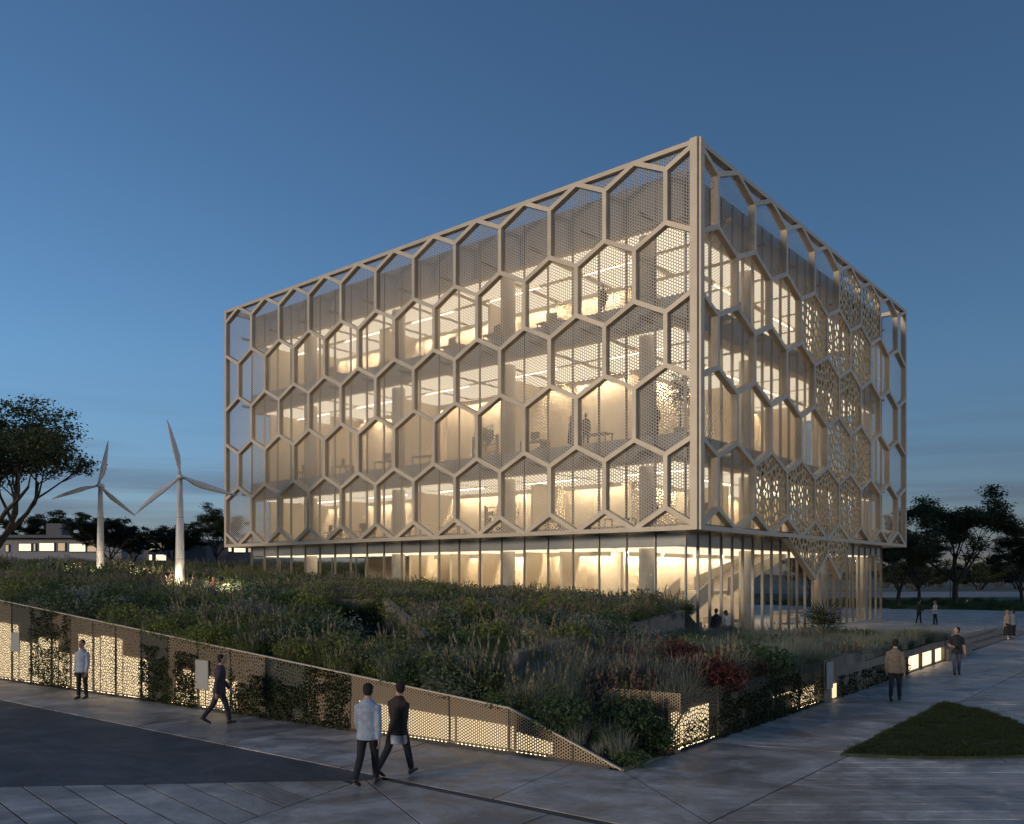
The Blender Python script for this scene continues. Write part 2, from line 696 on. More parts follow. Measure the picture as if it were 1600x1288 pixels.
def halfplane(p, d, left=True):
    """n, c so that n.q <= c keeps the side left (or right) of the directed line"""
    n = Vector((d.y, -d.x))
    if not left:
        n = -n
    return (n.x, n.y), n.x * p.x + n.y * p.y


def cut(polys, p, d):
    out = []
    for q in polys:
        for s in (True, False):
            r = clip(q, *halfplane(p, d, s))
            if len(r) > 2 and abs(area(r)) > 0.02:
                out.append(r)
    return out


def ccw(p):
    return p if area(p) > 0 else p[::-1]


BIG = [(-60, 4), (60, 4), (60, 70), (-60, 70)]
slabs = []
# walk along the perforated wall
z1 = clip(clip(BIG, *halfplane(WL0, WLD, True)), *halfplane(DL0, DLD, False))
z1 = clip(z1, *halfplane(Vector((2.05, 15.5)), Vector((0.24, -0.97)), False))
z1 = clip(z1, (-1, 0), 34)
q = [z1]
for k in range(13):
    s = 1.1 + k * 3.6
    q = cut(q, WL0 + WLD * s, Vector((0.50, 0.866)))
slabs += [(p, 'slab') for p in q]
# dark paved triangle
bd = Vector((6.66, 0.53)).normalized()
z2 = clip(clip(BIG, *halfplane(DL0, DLD, True)), *halfplane(DL0, bd, True))
z2 = clip(z2, (-1, 0), 34)
dark = [inset(ccw(z2), 0.02)]
# dark strip from the apex
strip = clip(clip(BIG, *halfplane(DL0, DLD, True)), *halfplane(DL0 + Vector((-0.1, -0.15)), DLD, False))
strip = clip(strip, (-1, 0), 2.3)
strip = clip(strip, *halfplane(J0, D2, True))
dark.append(inset(ccw(strip), 0.008))
# front field
z3 = clip(BIG, *halfplane(DL0, bd, False))
z3 = clip(z3, *halfplane(DL0 + Vector((-0.1, -0.15)), DLD, True))
z3 = clip(z3, *halfplane(J0, D2, True))
K0, KD = Vector((-3.8, 12.57)), Vector((1.1, 2.13)).normalized()
left3 = clip(z3, *halfplane(K0, KD, True))
right3 = clip(z3, *halfplane(K0, KD, False))
bdir = Vector((0.69, -0.724))
bn = Vector((0.724, 0.69))
q = [clip(left3, (-1, 0), 26)]
for k in range(-44, 4):
    q = cut(q, Vector((-3.8, 13.4)) + bn * (k * 0.52), bdir)
q2 = []
for p in q:
    c0 = sum((Vector(v) for v in p), Vector((0, 0))) / len(p)
    q2 += cut([p], Vector((-9.6, 13.2)), Vector((0.9, 1.1))) if c0.x < -4 else [p]
slabs += [(p, 'slab') for p in q2]
q = [right3]
q = cut(q, Vector((-2.37, 14.43)), Vector((0.43, -0.9)))
q = cut(q, Vector((0.3, 12.4)), Vector((0.62, 0.78)))
q = cut(q, Vector((-1.5, 11.2)), Vector((1, -0.3)))
slabs += [(p, 'slab') for p in q]
# walk along the right hand planter wall
RW0, RWD = Vector((2.05, 15.5)), Vector((15.95, 19.8)).normalized()
z5 = clip(clip(BIG, *halfplane(RW0, RWD, False)), *halfplane(J0, D2, True))
z5 = clip(z5, *halfplane(Vector((2.05, 15.5)), Vector((0.24, -0.97)), True))
z5 = clip(z5, *halfplane(DL0, DLD, False))
z5 = clip(z5, (0, 1), 55)
q = [z5]
for k in range(9):
    q = cut(q, RW0 + RWD * (3.4 + 4.2 * k), Vector((0.93, -0.36)))
slabs += [(p, 'slab') for p in q]
# boards right of the long joint
z4 = clip(BIG, *halfplane(J0, D2, False))
near4 = clip(clip(z4, (0, 1), 24.0), (1, 0), 22)
q = [near4]
for k in range(38):
    q = cut(q, Vector((0, 9.0 + k * 0.42)), Vector((1, 0.012)))
q2 = []
for i, p in enumerate(q):
    q2 += cut([p], Vector((7.0 + 5.5 * ((i * 0.618) % 1), 9)), Vector((0.25, 1)))
slabs += [(p, 'plank') for p in q2]
far4 = clip(clip(z4, (0, -1), -24.0), (1, 0), 50)
q = [clip(far4, (0, 1), 66)]
for k in range(1, 11):
    q = cut(q, Vector((0, 24 + k * 4.0)), Vector((1, 0.012)))
for k in range(4):
    q = cut(q, Vector((20 + 8 * k, 24)), D2)
slabs += [(p, 'slab') for p in q]
strip24 = clip(clip(z4, (0, 1), 24.0), (-1, 0), -22)
slabs.append((strip24, 'slab'))
random.seed(5)
for p, mk in slabs:
    p = inset(ccw(p), 0.020 if mk == 'plank' else 0.016)
    mk = 'slab'
    if len(p) < 3 or area(p) < 0.03:
        continue
    cx = sum(v[0] for v in p) / len(p)
    cyy = sum(v[1] for v in p) / len(p)
    if cyy < 7 and abs(cx) > 9:
        continue
    m = MB()
    m.prism(p, -.04, random.uniform(-.003, .003))
    link('paving_slab', m.mesh('paving_slab', M[mk]), plaza)
for p in dark:
    if len(p) > 2:
        m = MB()
        m.prism(p, -.04, -.006)
        link('dark_paving', m.mesh('dark_paving', M['asphalt']), plaza)

# ---- upper terrace (building platform), steps, ramp
TZ = 0.30


def abpoly(pts):
    p = [tuple(AB(a, b).xy) for a, b in pts]
    return ccw(p)


m = MB()
m.prism(abpoly([(-6.8, 3.0), (0.5, -1.2), (38, -1.2), (38, 34), (-6.8, 34)]), -.04, TZ)
m.prism(abpoly([(-6.8, 34), (38, 34), (38, 54), (-45, 54), (-45, 34)]), -.04, TZ - .002)
terr = link('terrace', m.mesh('terrace', M['slab']), kind='structure')
m = MB()
rp = [AB(-6.81, 27), AB(-45, 27), AB(-45, 34), AB(-6.81, 34)]
m.add([(v.x, v.y, .006) for v in rp[:2]] + [(v.x, v.y, TZ - .001) for v in rp[2:]] + [(v.x, v.y, -.03) for v in rp],
      [(0, 1, 2, 3), (4, 7, 6, 5), (0, 4, 5, 1), (1, 5, 6, 2), (2, 6, 7, 3), (3, 7, 4, 0)])
link('ramp', m.mesh('ramp', M['slab']), kind='structure')
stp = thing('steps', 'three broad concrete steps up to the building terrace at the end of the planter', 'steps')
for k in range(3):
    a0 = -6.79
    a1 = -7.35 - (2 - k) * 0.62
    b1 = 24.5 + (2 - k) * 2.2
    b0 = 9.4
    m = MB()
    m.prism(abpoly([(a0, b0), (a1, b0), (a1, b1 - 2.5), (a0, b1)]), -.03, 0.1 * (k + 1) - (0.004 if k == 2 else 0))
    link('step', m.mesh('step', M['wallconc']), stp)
m = MB()
m.prism(abpoly([(-9.05, 4.66), (-8.75, 4.66), (-8.65, 9.38), (-8.95, 9.38)]), -.03, .52)
m.prism(abpoly([(-8.75, 9.1), (-6.6, 9.1), (-6.6, 9.39), (-8.66, 9.39)]), -.03, .46)
link('cheek_wall', m.mesh('cheek_wall', M['wallconc']), stp)

# ---- planted mound
LINE_A = lambda b: 0.35 + (b + .9) * 0.2926


def b_wall(a):
    return -20.8 - .095 * (a + 9.38)


def wall_top(s):
    if s < 2.57:
        return 0.93 * max(0, s) / 2.57
    if s < 24:
        return .713 + .0843 * s
    return 2.736 + .03 * (s - 24)


def height(a, b):
    s = (a + 9.38) * 1.0045
    bw = b_wall(a)
    zw = wall_top(max(s, 2.57)) - .14
    crest = 1.72 + .043 * a if a < 35 else 3.225 + .027 * min(a - 35, 75)
    t = smoothstep(0, 17, b - bw)
    up = zw + (crest - zw) * t + .16 * math.sin(max(0, min(1, (b - bw) / 21)) * math.pi)
    up += 0.16 * noise.noise(Vector((a * .22, b * .22, 3.1))) * min(1, (b - bw) / 3) if b > bw else 0
    la = LINE_A(b)
    if a < la:
        k = smoothstep(-18.5, -10, b)
        lo = 0.92 + 0.06 * noise.noise(Vector((a * .3, b * .3, 9.1)))
        up = min(up, up * (1 - k) + lo * k)
        up = min(up, 1.05 + max(0, (a + 9.0)) * 0.16)
    # the front point runs down to the paving
    k = 1 - smoothstep(-19.2, -17.6, b)
    if k > 0:
        cap = .02 + .36 * max(0, a + 9.25)
        if cap < up:
            up = up * (1 - k) + cap * k
    # sunken cut
    c = Vector((a, b)) - Vector((2.5, -16.0))
    dd = Vector((7.3, 4.9)).normalized()
    u, w = c.dot(dd), c.dot(Vector((-dd.y, dd.x)))
    if -4.6 < u < 4.7 and -1.5 < -w + .0 < 1.5 and -w > -1.4:
        if w < 0.55:
            up -= 0.80 * (1 - smoothstep(.6, 1.4, abs(w + .4)))
    return up


tv, tf = [], []


def patch(as_, bfun, nb, skip=None):
    base = len(tv)
    for a in as_:
        b0, b1 = bfun(a)
        for j in range(nb + 1):
            b = b0 + (b1 - b0) * j / nb
            tv.append(tuple(AB(a, b, height(a, b))))
    for i in range(len(as_) - 1):
        for j in range(nb):
            p = base + i * (nb + 1) + j
            tf.append((p, p + nb + 1, p + nb + 2, p + 1))


def b_back(a):
    return 1.30 if a >= .4 else -.9 + (0.4 - a) * (5.5 / 9.4)


patch([-9.15 + .25 * i for i in range(39)], lambda a: (b_wall(a) + .12, b_back(a)), 90)
patch([.35 + .6 * i for i in range(62)] , lambda a: (b_wall(a) + .12, 1.30), 50)
patch([36.95 + 2.0 * i for i in range(64)], lambda a: (b_wall(a) + .12, 120), 90)
mo = mesh('mound', tv, [f[::-1] for f in tf], M['soil'], smooth=True)
link('mound', mo, kind='structure')


# ---- lawn triangle
LAWN = [tuple(gp(1313, 1181.5).xy), tuple(gp(1440, 1187).xy), tuple(gp(1620, 1184).xy), (14.6, 16.9), (14.9, 19.6), tuple(gp(1600, 1136).xy), tuple(gp(1530, 1112).xy), tuple(gp(1472, 1100).xy)]
m = MB()
m.prism(ccw(LAWN), .008, .05)
link('lawn', m.mesh('lawn', M['verge']), kind='structure')

# ---- verge, road and field to the right, behind
def sheet(name, pts, z, mt):
    m = MB()
    m.prism(ccw(pts), z - .3, z)
    return link(name, m.mesh(name, mt), kind='structure')


sheet('verge', [(24, 79), (120, 79), (150, 128), (24, 128)], .12, M['verge'])
sheet('road', [(-10, 142), (260, 136), (300, 176), (-10, 176)], .02, M['roadway'])
m = MB()
hv, hf = [], []
for i in range(41):
    for j in range(2):
        x = -420 + i * 40
        z = -1 if j == 0 else 8 + 7 * noise.noise(Vector((i * .33, 1.7, 0))) + 5 * noise.noise(Vector((i * .9, 4.7, 0)))
        hv.append((x, 640 + (120 if j else 0), z))
    if i:
        k = 2 * i
        hf.append((k - 2, k, k + 1, k - 1))
for i in range(41):
    x = -420 + i * 40
    hv.append((x, 1100, -1))
for i in range(40):
    hf.append((2 * i + 1, 2 * i + 3, 82 + i + 1, 82 + i))
link('hills', mesh('hills', hv, hf, M['field'], smooth=True), kind='structure')


# ================================================================ RETAINING WALLS
def s_of(px):
    u = (px - 800) / FPX
    # WL0 + s WLD : x = u y
    return (WL0.x - u * WL0.y) / (u * WLD.y - WLD.x)


lw = thing('retaining_wall', 'long bronze perforated metal wall below the planted slope, sinking to a point', 'wall',
           (WL0.x, WL0.y, 0), math.atan2(WLD.y, WLD.x))
JX = [975, 895, 795, 702, 548, 478, 415, 360, 309, 262, 220, 180, 145, 110, 80, 48, 18, -25, -75, -130]
KIND = ['perf', 'perf', 'perf', 'perf', 'perf2', 'perfdark', 'perf2', 'perf2', 'perf2', 'perfdark', 'perf2', 'perf2', 'perf2', 'perf2', 'perfdark', 'perfdark', 'perf2', 'perf2', 'perf2']
LIT = [0, .42, .52, .50, 0, 0, 0, .46, .50, 0, .55, .78, .74, .44, .6, .5, .70, .66, .6]


def quad_panel(name, s0, s1, ztop, mt, off, parent, n=6, z0=.03, frac=None):
    vs, fs = [], []
    for i in range(n + 1):
        s = s0 + (s1 - s0) * i / n
        zt = ztop(s)
        if frac is not None:
            zt = z0 + (zt - z0) * frac
        vs += [(s, off, z0), (s, off, max(z0 + .005, zt))]
    for i in range(n):
        fs.append((2 * i, 2 * i + 1, 2 * i + 3, 2 * i + 2))
    me = mesh(name, vs, fs, mt)
    setuv(me, lambda c: (c.x, c.z))
    return link(name, me, parent)


SJ = [max(0.02, s_of(p)) for p in JX]
for i in range(len(SJ) - 1):
    s0, s1 = SJ[i], SJ[i + 1]
    quad_panel('perforated_panel', s0 + .012, s1 - .012, lambda s: wall_top(s) - .012, M[KIND[i]], 0, lw, n=10 if i < 3 else 4)
    if LIT[i]:
        q0 = s0 + .03 if i > 1 else s0 + (s1 - s0) * .4
        quad_panel('light_panel', q0, s1 - .03, wall_top, M['glow'], -.24, lw, z0=.06, frac=LIT[i])
        link('led_strip', boxmesh('led_strip', q0 + .05, s1 - .08, -.10, -.07, .02, .05, M['led']), lw)
    m = MB()
    m.box(s1 - .012, s1 + .012, -.05, .012, .0, wall_top(s1) + .004)
    link('post', m.mesh('post', M['darkmetal']), lw)
# cap rail, kick rail and backing
link('kick_rail', boxmesh('kick_rail', .3, SJ[-1], -.008, .014, -.02, .065, M['darkmetal']), lw)
m = MB()
ss = [0.05, 1.3, 2.57] + [2.57 + (SJ[-1] - 2.57) * k / 24 for k in range(1, 25)]
for i in range(len(ss) - 1):
    a0, a1 = ss[i], ss[i + 1]
    z0, z1 = wall_top(a0), wall_top(a1)
    m.add([(a0, -.05, z0 - .01), (a1, -.05, z1 - .01), (a1, .02, z1 - .01), (a0, .02, z0 - .01), (a0, -.05, z0 + .015), (a1, -.05, z1 + .015), (a1, .02, z1 + .015), (a0, .02, z0 + .015)],
          [(0, 3, 2, 1), (4, 5, 6, 7), (3, 7, 6, 2), (0, 1, 5, 4)])
link('cap_rail', m.mesh('cap_rail', M['frame']), lw)
m = MB()
for i in range(2, len(ss) - 1):
    a0, a1 = ss[i], ss[i + 1]
    z0, z1 = wall_top(a0) - .1, wall_top(a1) - .1
    m.add([(a0, -.30, -.03), (a1, -.30, -.03), (a1, -.30, z1), (a0, -.30, z0)], [(0, 1, 2, 3)])
link('backing_board', m.mesh('backing_board', M['backing']), lw)


# climbing plants on some panels
M['ivy'] = leafmat('ivy_leaf', (0.030, 0.045, 0.016))
M['ivy_red'] = leafmat('ivy_leaf_russet', (0.075, 0.035, 0.022))


def climber(s0, s1, f0, f1, n, label, mt='ivy', parent=lw, top=wall_top, y0=-.02, y1=.10):
    c = []
    s0, s1 = min(s0, s1), max(s0, s1)
    while len(c) < n:
        s = rng.uniform(s0, s1)
        zt = top(s)
        z = (f0 + (f1 - f0) * rng.random() ** 1.1) * zt
        if noise.noise(Vector((s * 2.2, z * 2.6, 5.0))) > -.12 - .25 * (1 - z / (zt + .01)):
            c.append((s, rng.uniform(y0, y1), z + .02))
    v, f = leaf_quads(np.array(c), rng.uniform(.035, .075, n), aspect=.75)
    me = npmesh('ivy', v, f, M[mt])
    o = thing('ivy', label, 'ivy', parent.location, parent.rotation_euler.z, 'ivy on the perforated walls', me)
    return o


climber(SJ[15], SJ[13], 0, .99, 4200, 'dark ivy between the man in the white shirt and the grey board')
climber(SJ[10], SJ[8], 0, .80, 4400, 'thick ivy over the perforated panels just behind the man in the plum jacket')
climber(SJ[9] - .3, SJ[8] + .1, .2, .65, 500, 'russet creeper patch within the ivy by the second grey board', 'ivy_red')
climber(SJ[7], SJ[5], 0, .66, 3600, 'ivy along the wall foot between the plum jacket and the strolling pair')
climber(SJ[5], SJ[4], 0, .98, 3000, 'dense ivy covering a whole wall panel beside the strolling pair', y0=-.05)

# info boards on the wall
def board(s0, s1, z0, z1, label, parent, off=.035):
    o = thing('information_board', label, 'board', parent.location, parent.rotation_euler.z, 'grey boards on the garden walls',
              boxmesh('information_board', s0, s1, off, off + .03, z0, z1, M['board']))
    for zz in (z0 + .06, z1 - .10):
        link('bracket', boxmesh('bracket', s0 + .05, s0 + .09, .0, off - .001, zz, zz + .04, M['darkmetal']), o)
        link('bracket', boxmesh('bracket', s1 - .09, s1 - .05, .0, off - .001, zz, zz + .04, M['darkmetal']), o)
    return o


board(s_of(328), s_of(308), .55, 1.32, 'blank grey metal board behind the walking man in the plum jacket', lw)
board(s_of(33), s_of(20), 1.02, 1.66, 'blank grey metal board farthest along the perforated wall', lw)

# ---- right hand planter wall
RA = math.atan2(RWD.y, RWD.x)
rw = thing('planter_wall', 'low bronze and concrete planter wall along the paved walk, lit slots at its far end', 'wall', (RW0.x, RW0.y, 0), RA)


def r_of(px):
    u = (px - 800) / FPX
    return (RW0.x - u * RW0.y) / (u * RWD.y - RWD.x)


# local y positive is to the left of RWD, i.e. into the planter
RH = lambda s: 1.18
RJ = [r_of(p) for p in (1064, 1124, 1170, 1213, 1250, 1286)]
RK = ['perf2', 'perf2', 'perfdark', 'perfdark', 'perfdark']
RL = [.62, 0, 0, .0, .38]
for i in range(5):
    quad_panel('perforated_panel', RJ[i] + .012, RJ[i + 1] - .012, RH, M[RK[i]], 0, rw, n=2)
    if RL[i]:
        quad_panel('light_panel', RJ[i] + .03, RJ[i + 1] - .03, RH, M['glow'], .24, rw, z0=.06, frac=RL[i])
        link('led_strip', boxmesh('led_strip', RJ[i] + .08, RJ[i + 1] - .08, .07, .10, .02, .05, M['led']), rw)
    m = MB()
    m.box(RJ[i + 1] - .012, RJ[i + 1] + .012, -.012, .05, 0, 1.185)
    link('post', m.mesh('post', M['darkmetal']), rw)
m = MB()
m.box(RJ[3] + .1, RJ[4] - .05, .10, .13, .50, .535)
link('light_strip', m.mesh('light_strip', M['glow']), rw)
link('kick_rail', boxmesh('kick_rail', RJ[0], RJ[5], -.014, .008, -.02, .065, M['darkmetal']), rw)
# return panel facing the street corner
me = mesh('return_panel', [(RJ[0], 0, .03), (RJ[0], 1.9, .25), (RJ[0], 1.9, 1.15), (RJ[0], 0, 1.18)], [(0, 1, 2, 3)], M['perf'])
setuv(me, lambda c: (c.y, c.z))
link('return_panel', me, rw)
me = mesh('light_panel', [(RJ[0] + .25, .3, .25), (RJ[0] + .25, 1.8, .3), (RJ[0] + .25, 1.8, .62), (RJ[0] + .25, .3, .6)], [(0, 1, 2, 3)], M['glow'])
link('light_panel', me, rw)
m = MB()
m.box(RJ[0], RJ[5], .30, .36, -.03, 1.08)
link('backing_board', m.mesh('backing_board', M['backing']), rw)
m = MB()
m.box(-.0, RJ[0], -.0, .10, -.03, .04)
link('kerb_edge', m.mesh('kerb_edge', M['wallconc']), rw)
# concrete stretch with three lit slots at the foot
E1, E2, E3 = r_of(1304), r_of(1418), r_of(1478)
EE = 25.4
m = MB()
m.box(RJ[5] + .013, E1, -.02, .25, -.03, 1.17)
m.box(E1, E2, -.03, .25, .0, 1.19)
m.box(E2, E3, -.03, .25, .60, 1.19)
m.box(E3, EE, -.03, .25, .0, 1.19)
link('concrete_wall', m.mesh('concrete_wall', M['wallconc']), rw)
for i in range(3):
    q0 = E2 + (E3 - E2) * i / 3
    q1 = E2 + (E3 - E2) * (i + 1) / 3
    w = link('slot_window', boxmesh('slot_window', q0 + .05, q1 - .05, .10, .12, .04, .59, M['glow2']), rw)
    m = MB()
    m.box(q0, q0 + .05, -.02, .12, .0, .6)
    m.box(q1 - .05, q1, -.02, .12, .0, .6)
    m.box(q0 + .05, q1 - .05, -.02, .12, .0, .04)
    link('frame', m.mesh('frame', M['darkmetal']), w)
m = MB()
m.box(E2, E3, .22, .25, 0, .60)
link('backing_board', m.mesh('backing_board', M['backing']), rw)
climber(RJ[0], RJ[1], .0, .45, 420, 'sparse ivy on the brightly backlit corner panel of the planter wall', parent=rw, top=RH, y0=-.06, y1=.01)
climber(RJ[1], RJ[4], 0, .85, 4200, 'low dark ivy along the unlit middle of the planter wall', parent=rw, top=RH, y0=-.10, y1=.02)
climber(RJ[4], RJ[5], 0, .62, 650, 'ivy tangle over small lights next to the board on the planter wall', parent=rw, top=RH, y0=-.08, y1=.01)
climber(E1 + .1, E2 - .1, 0, .52, 2400, 'ivy along the concrete foot behind the man in the tan jacket', parent=rw, top=RH, y0=-.14, y1=-.03)
o = thing('information_board', 'narrow grey board on the planter wall, between ivy and concrete', 'board', rw.location, RA, 'grey boards on the garden walls',
          boxmesh('information_board', RJ[5] + .1, RJ[5] + .62, -.075, -.045, .36, 1.12, M['board']))
link('bracket', boxmesh('bracket', RJ[5] + .2, RJ[5] + .5, -.044, -.021, .5, .56, M['darkmetal']), o)
me = boxmesh('wall_light', RJ[5] + .68, RJ[5] + 1.0, -.05, -.03, .05, .45, M['glow'])
link('wall_light', me, rw)

# ---- terrace retaining wall between upper and lower planting
pA, pB = AB(0.35, -.9), AB(-4.8, -18.5)
dv = (pB - pA)
tw = thing('terrace_wall', 'weathered concrete edge wall of the upper planting near the glass corner', 'wall', (pA.x, pA.y, 0), math.atan2(dv.y, dv.x))
m = MB()
Lt = dv.length
m.add([(0, -.15, .2), (Lt, -.15, .9), (Lt, .15, .9), (0, .15, .2), (0, -.15, 2.0), (Lt, -.15, 1.72), (Lt, .15, 1.72), (0, .15, 2.0)],
      [(0, 3, 2, 1), (4, 5, 6, 7), (0, 1, 5, 4), (1, 2, 6, 5), (2, 3, 7, 6), (3, 0, 4, 7)])
link('wall_face', m.mesh('wall_face', M['wallconc']), tw)
m = MB()
m.add([(-.02, -.17, 2.0), (Lt, -.17, 1.72), (Lt, .17, 1.72), (-.02, .17, 2.0), (-.02, -.17, 2.03), (Lt, -.17, 1.75), (Lt, .17, 1.75), (-.02, .17, 2.03)],
      [(0, 3, 2, 1), (4, 5, 6, 7), (0, 1, 5, 4), (1, 2, 6, 5), (2, 3, 7, 6), (3, 0, 4, 7)])
link('edge_strip', m.mesh('edge_strip', M['wallconc']), tw)
# ---- sunken cut with dark edge walls
ec = thing('sunken_stair_edge', 'dark edging walls of a small sunken stair in the middle of the slope', 'stair')


def wallseg(a0, b0, a1, b1, z0, z1, th, nm, mt, zl=.4):
    p, q_ = AB(a0, b0), AB(a1, b1)
    d = (q_ - p).xy.normalized()
    n = Vector((-d.y, d.x)) * th / 2
    poly = [(p.x - n.x, p.y - n.y), (q_.x - n.x, q_.y - n.y), (q_.x + n.x, q_.y + n.y), (p.x + n.x, p.y + n.y)]
    zz = [z0, z1, z1, z0]
    m = MB()
    m.add([(v[0], v[1], zl) for v in poly] + [(v[0], v[1], z) for v, z in zip(poly, zz)],
          [(3, 2, 1, 0), (4, 5, 6, 7), (0, 1, 5, 4), (1, 2, 6, 5), (2, 3, 7, 6), (3, 0, 4, 7)])
    link(nm, m.mesh(nm, mt), ec)


wallseg(6.2, -12.8, -1.1, -17.7, 2.72, 1.95, .26, 'edge_wall', M['wallconc'])
wallseg(6.3, -12.9, 9.6, -15.1, 2.70, 2.66, .18, 'edge_wall', M['wallconc'])
for k in range(6):
    aa = 5.2 - k * .55
    wallseg(aa, -13.75 - k * .37, aa + 1.15, -15.3 - k * .37, 1.7 - k * .09, 1.7 - k * .09, .34, 'stair_tread', M['darkmetal'], zl=.9)


# ================================================================ THE BUILDING
bld = thing('office_building', 'four storey glass building wrapped in a bronze honeycomb screen, lit from inside', 'building', (CN.x, CN.y, 0), ROT)
W1, W2 = 3.324, 4.005
L1, L2 = 11.5 * W1, 8 * W2
ZT, ZB = 22.85, 5.70
LEV = [(22.04, 19.63), (18.80, 16.38), (15.56, 13.14), (12.31, 9.90), (9.07, 6.65)]
PEAK = [ZT, 18.80, 0, 0, 0, ZB]
FD = 0.34                     # depth of the honeycomb members
GL = 1.35                     # glass line behind the screen


def facade_graph(W, L, nA, endA):
    """nodes and edges of a pointy-top honeycomb between rails; UA half-offset columns, UB full columns"""
    UA = [W * (k + .5) for k in range(nA)]
    UB = [W * k for k in range(int(round((L + .01) // W)) + 1)]
    E = []
    zz = []      # zigzags: (za, zb)
    zz.append((LEV[0][0], ZT))
    for i in range(4):
        za, zb = (LEV[i][1], LEV[i + 1][0]) if i % 2 == 0 else (LEV[i + 1][0], LEV[i][1])
        zz.append((za, zb))
    zz.append((LEV[4][1], ZB))
    for za, zb in zz:
        pts = sorted([(u, za) for u in UA] + [(u, zb) for u in UB])
        for p, q in zip(pts[:-1], pts[1:]):
            E.append((p, q, .22, 'slant'))
    for i, (t, b) in enumerate(LEV):
        for u in (UA if i % 2 == 0 else UB):
            if 1e-3 < u < L - 1e-3:
                E.append(((u, b), (u, t), .22, 'vertical'))
    for u in (0.0, L):
        zs = {ZT, ZB}
        for p, q, _, _ in E:
            for r in (p, q):
                if abs(r[0] - u) < 1e-3:
                    zs.add(r[1])
        zs = sorted(zs)
        for z0, z1 in zip(zs[:-1], zs[1:]):
            E.append(((u, z0), (u, z1), .27, 'post'))
    for z in (ZT, ZB):
        us = {0.0, L}
        for p, q, _, _ in E:
            for r in (p, q):
                if abs(r[1] - z) < 1e-3:
                    us.add(r[0])
        us = sorted(us)
        for u0, u1 in zip(us[:-1], us[1:]):
            E.append(((u0, z), (u1, z), .21, 'rail'))
    return E, UA, UB


def key(p):
    return (round(p[0], 3), round(p[1], 3))


def mitre(E):
    """six-sided plan of every strut, cut to its neighbours at both ends"""
    inc = {}
    for i, (p, q, w, k) in enumerate(E):
        for a, b in ((p, q), (q, p)):
            ang = math.atan2(b[1] - a[1], b[0] - a[0])
            inc.setdefault(key(a), []).append((ang, i, w))
    for v in inc.values():
        v.sort()

    def corner(node, ang, w, ang2, w2):
        """meeting of the left side of member 1 with the right side of the next member counter-clockwise"""
        d1 = Vector((math.cos(ang), math.sin(ang)))
        d2 = Vector((math.cos(ang2), math.sin(ang2)))
        p1 = Vector((-d1.y, d1.x)) * w / 2
        p2 = Vector((d2.y, -d2.x)) * w2 / 2
        cr = d1.x * d2.y - d1.y * d2.x
        if abs(cr) < 1e-4:
            return Vector(node) + (p1 if w > w2 else p2)
        t = ((p2 - p1).x * d2.y - (p2 - p1).y * d2.x) / cr
        t = max(-.6, min(.9, t))
        return Vector(node) + p1 + d1 * t

    out = []
    for i, (p, q, w, k) in enumerate(E):
        poly = []
        for a, b in ((p, q), (q, p)):
            ls = inc[key(a)]
            ang = math.atan2(b[1] - a[1], b[0] - a[0])
            idx = next(j for j, x in enumerate(ls) if x[1] == i)
            nx, pv = ls[(idx + 1) % len(ls)], ls[(idx - 1) % len(ls)]
            cl = corner(a, ang, w, nx[0], nx[2])
            crr = corner(a, pv[0], pv[2], ang, w)
            poly.append((crr, Vector(a), cl))
        # counter-clockwise loop: right side a->b, b node, left side back
        (ra, na, la), (rb, nb, lb) = poly
        out.append([la, na, ra, lb, nb, rb])
    return out


def strut_mesh(poly, mp, d0, d1):
    """front and back outline joined; the front edge chamfered a little"""
    c = sum(poly, Vector((0, 0))) / 6
    n = 6
    vs = [mp(p.x, p.y, d0) for p in poly] + [mp(p.x, p.y, d1) for p in poly]
    fs = [tuple(range(n)), tuple(range(2 * n - 1, n - 1, -1))]
    for i in range(n):
        j = (i + 1) % n
        if i in (2, 5):
            pass
        fs.append((i, n + i, n + j, j))
    return vs, fs


mapL = lambda u, v, w: (w, u, v)
mapR = lambda u, v, w: (u, w, v)


def fix_normals(me):
    bm = bmesh.new()
    bm.from_mesh(me)
    bmesh.ops.recalc_face_normals(bm, faces=bm.faces)
    bm.to_mesh(me)
    bm.free()
    return me


def build_screen(W, L, nA, mp, name):
    E, UA, UB = facade_graph(W, L, nA, None)
    polys = mitre(E)
    rail = MB()
    part = None
    struts = []
    for (p, q, w, k), poly in zip(E, polys):
        vs, fs = strut_mesh(poly, mp, 0, FD)
        if k in ('rail', 'post'):
            rail.add(vs, fs)
        else:
            struts.append((vs, fs))
    part = link(name, fix_normals(rail.mesh(name, M['frame'])), bld)
    for vs, fs in struts:
        link('honeycomb_strut', fix_normals(mesh('honeycomb_strut', vs, fs, M['frame'])), part)
    # cells
    cells = []
    rect = [(0, ZB), (L, ZB), (L, ZT), (0, ZT)]
    for i, (t, b) in enumerate(LEV):
        cs = UB if i % 2 == 0 else [-.5 * W + W * k for k in range(nA + 2)]
        if i % 2 == 0 and abs(L - UB[-1]) > .1:
            cs = cs + [UB[-1] + W]
        up = (LEV[i - 1][1] if i > 0 else ZT)
        dn = (LEV[i + 1][0] if i < 4 else ZB)
        for c in cs:
            hx = [(c, dn), (c + W / 2, b), (c + W / 2, t), (c, up), (c - W / 2, t), (c - W / 2, b)]
            pl = clip_poly(hx, rect)
            if len(pl) > 2 and area(pl) > .1:
                cells.append((pl, i, c))
    for a in UA:
        for z, zz, row in ((ZT, LEV[0][0], -1), (ZB, LEV[4][1], 5)):
            t = ccw([(a - W / 2, z), (a + W / 2, z), (a, zz)])
            pl = clip_poly(t, rect)
            if len(pl) > 2:
                cells.append((pl, row, a))
    return part, cells


fl, cellsL = build_screen(W1, L1, 12, mapL, 'street_screen_frame')
fr_, cellsR = build_screen(W2, L2, 8, mapR, 'side_screen_frame')


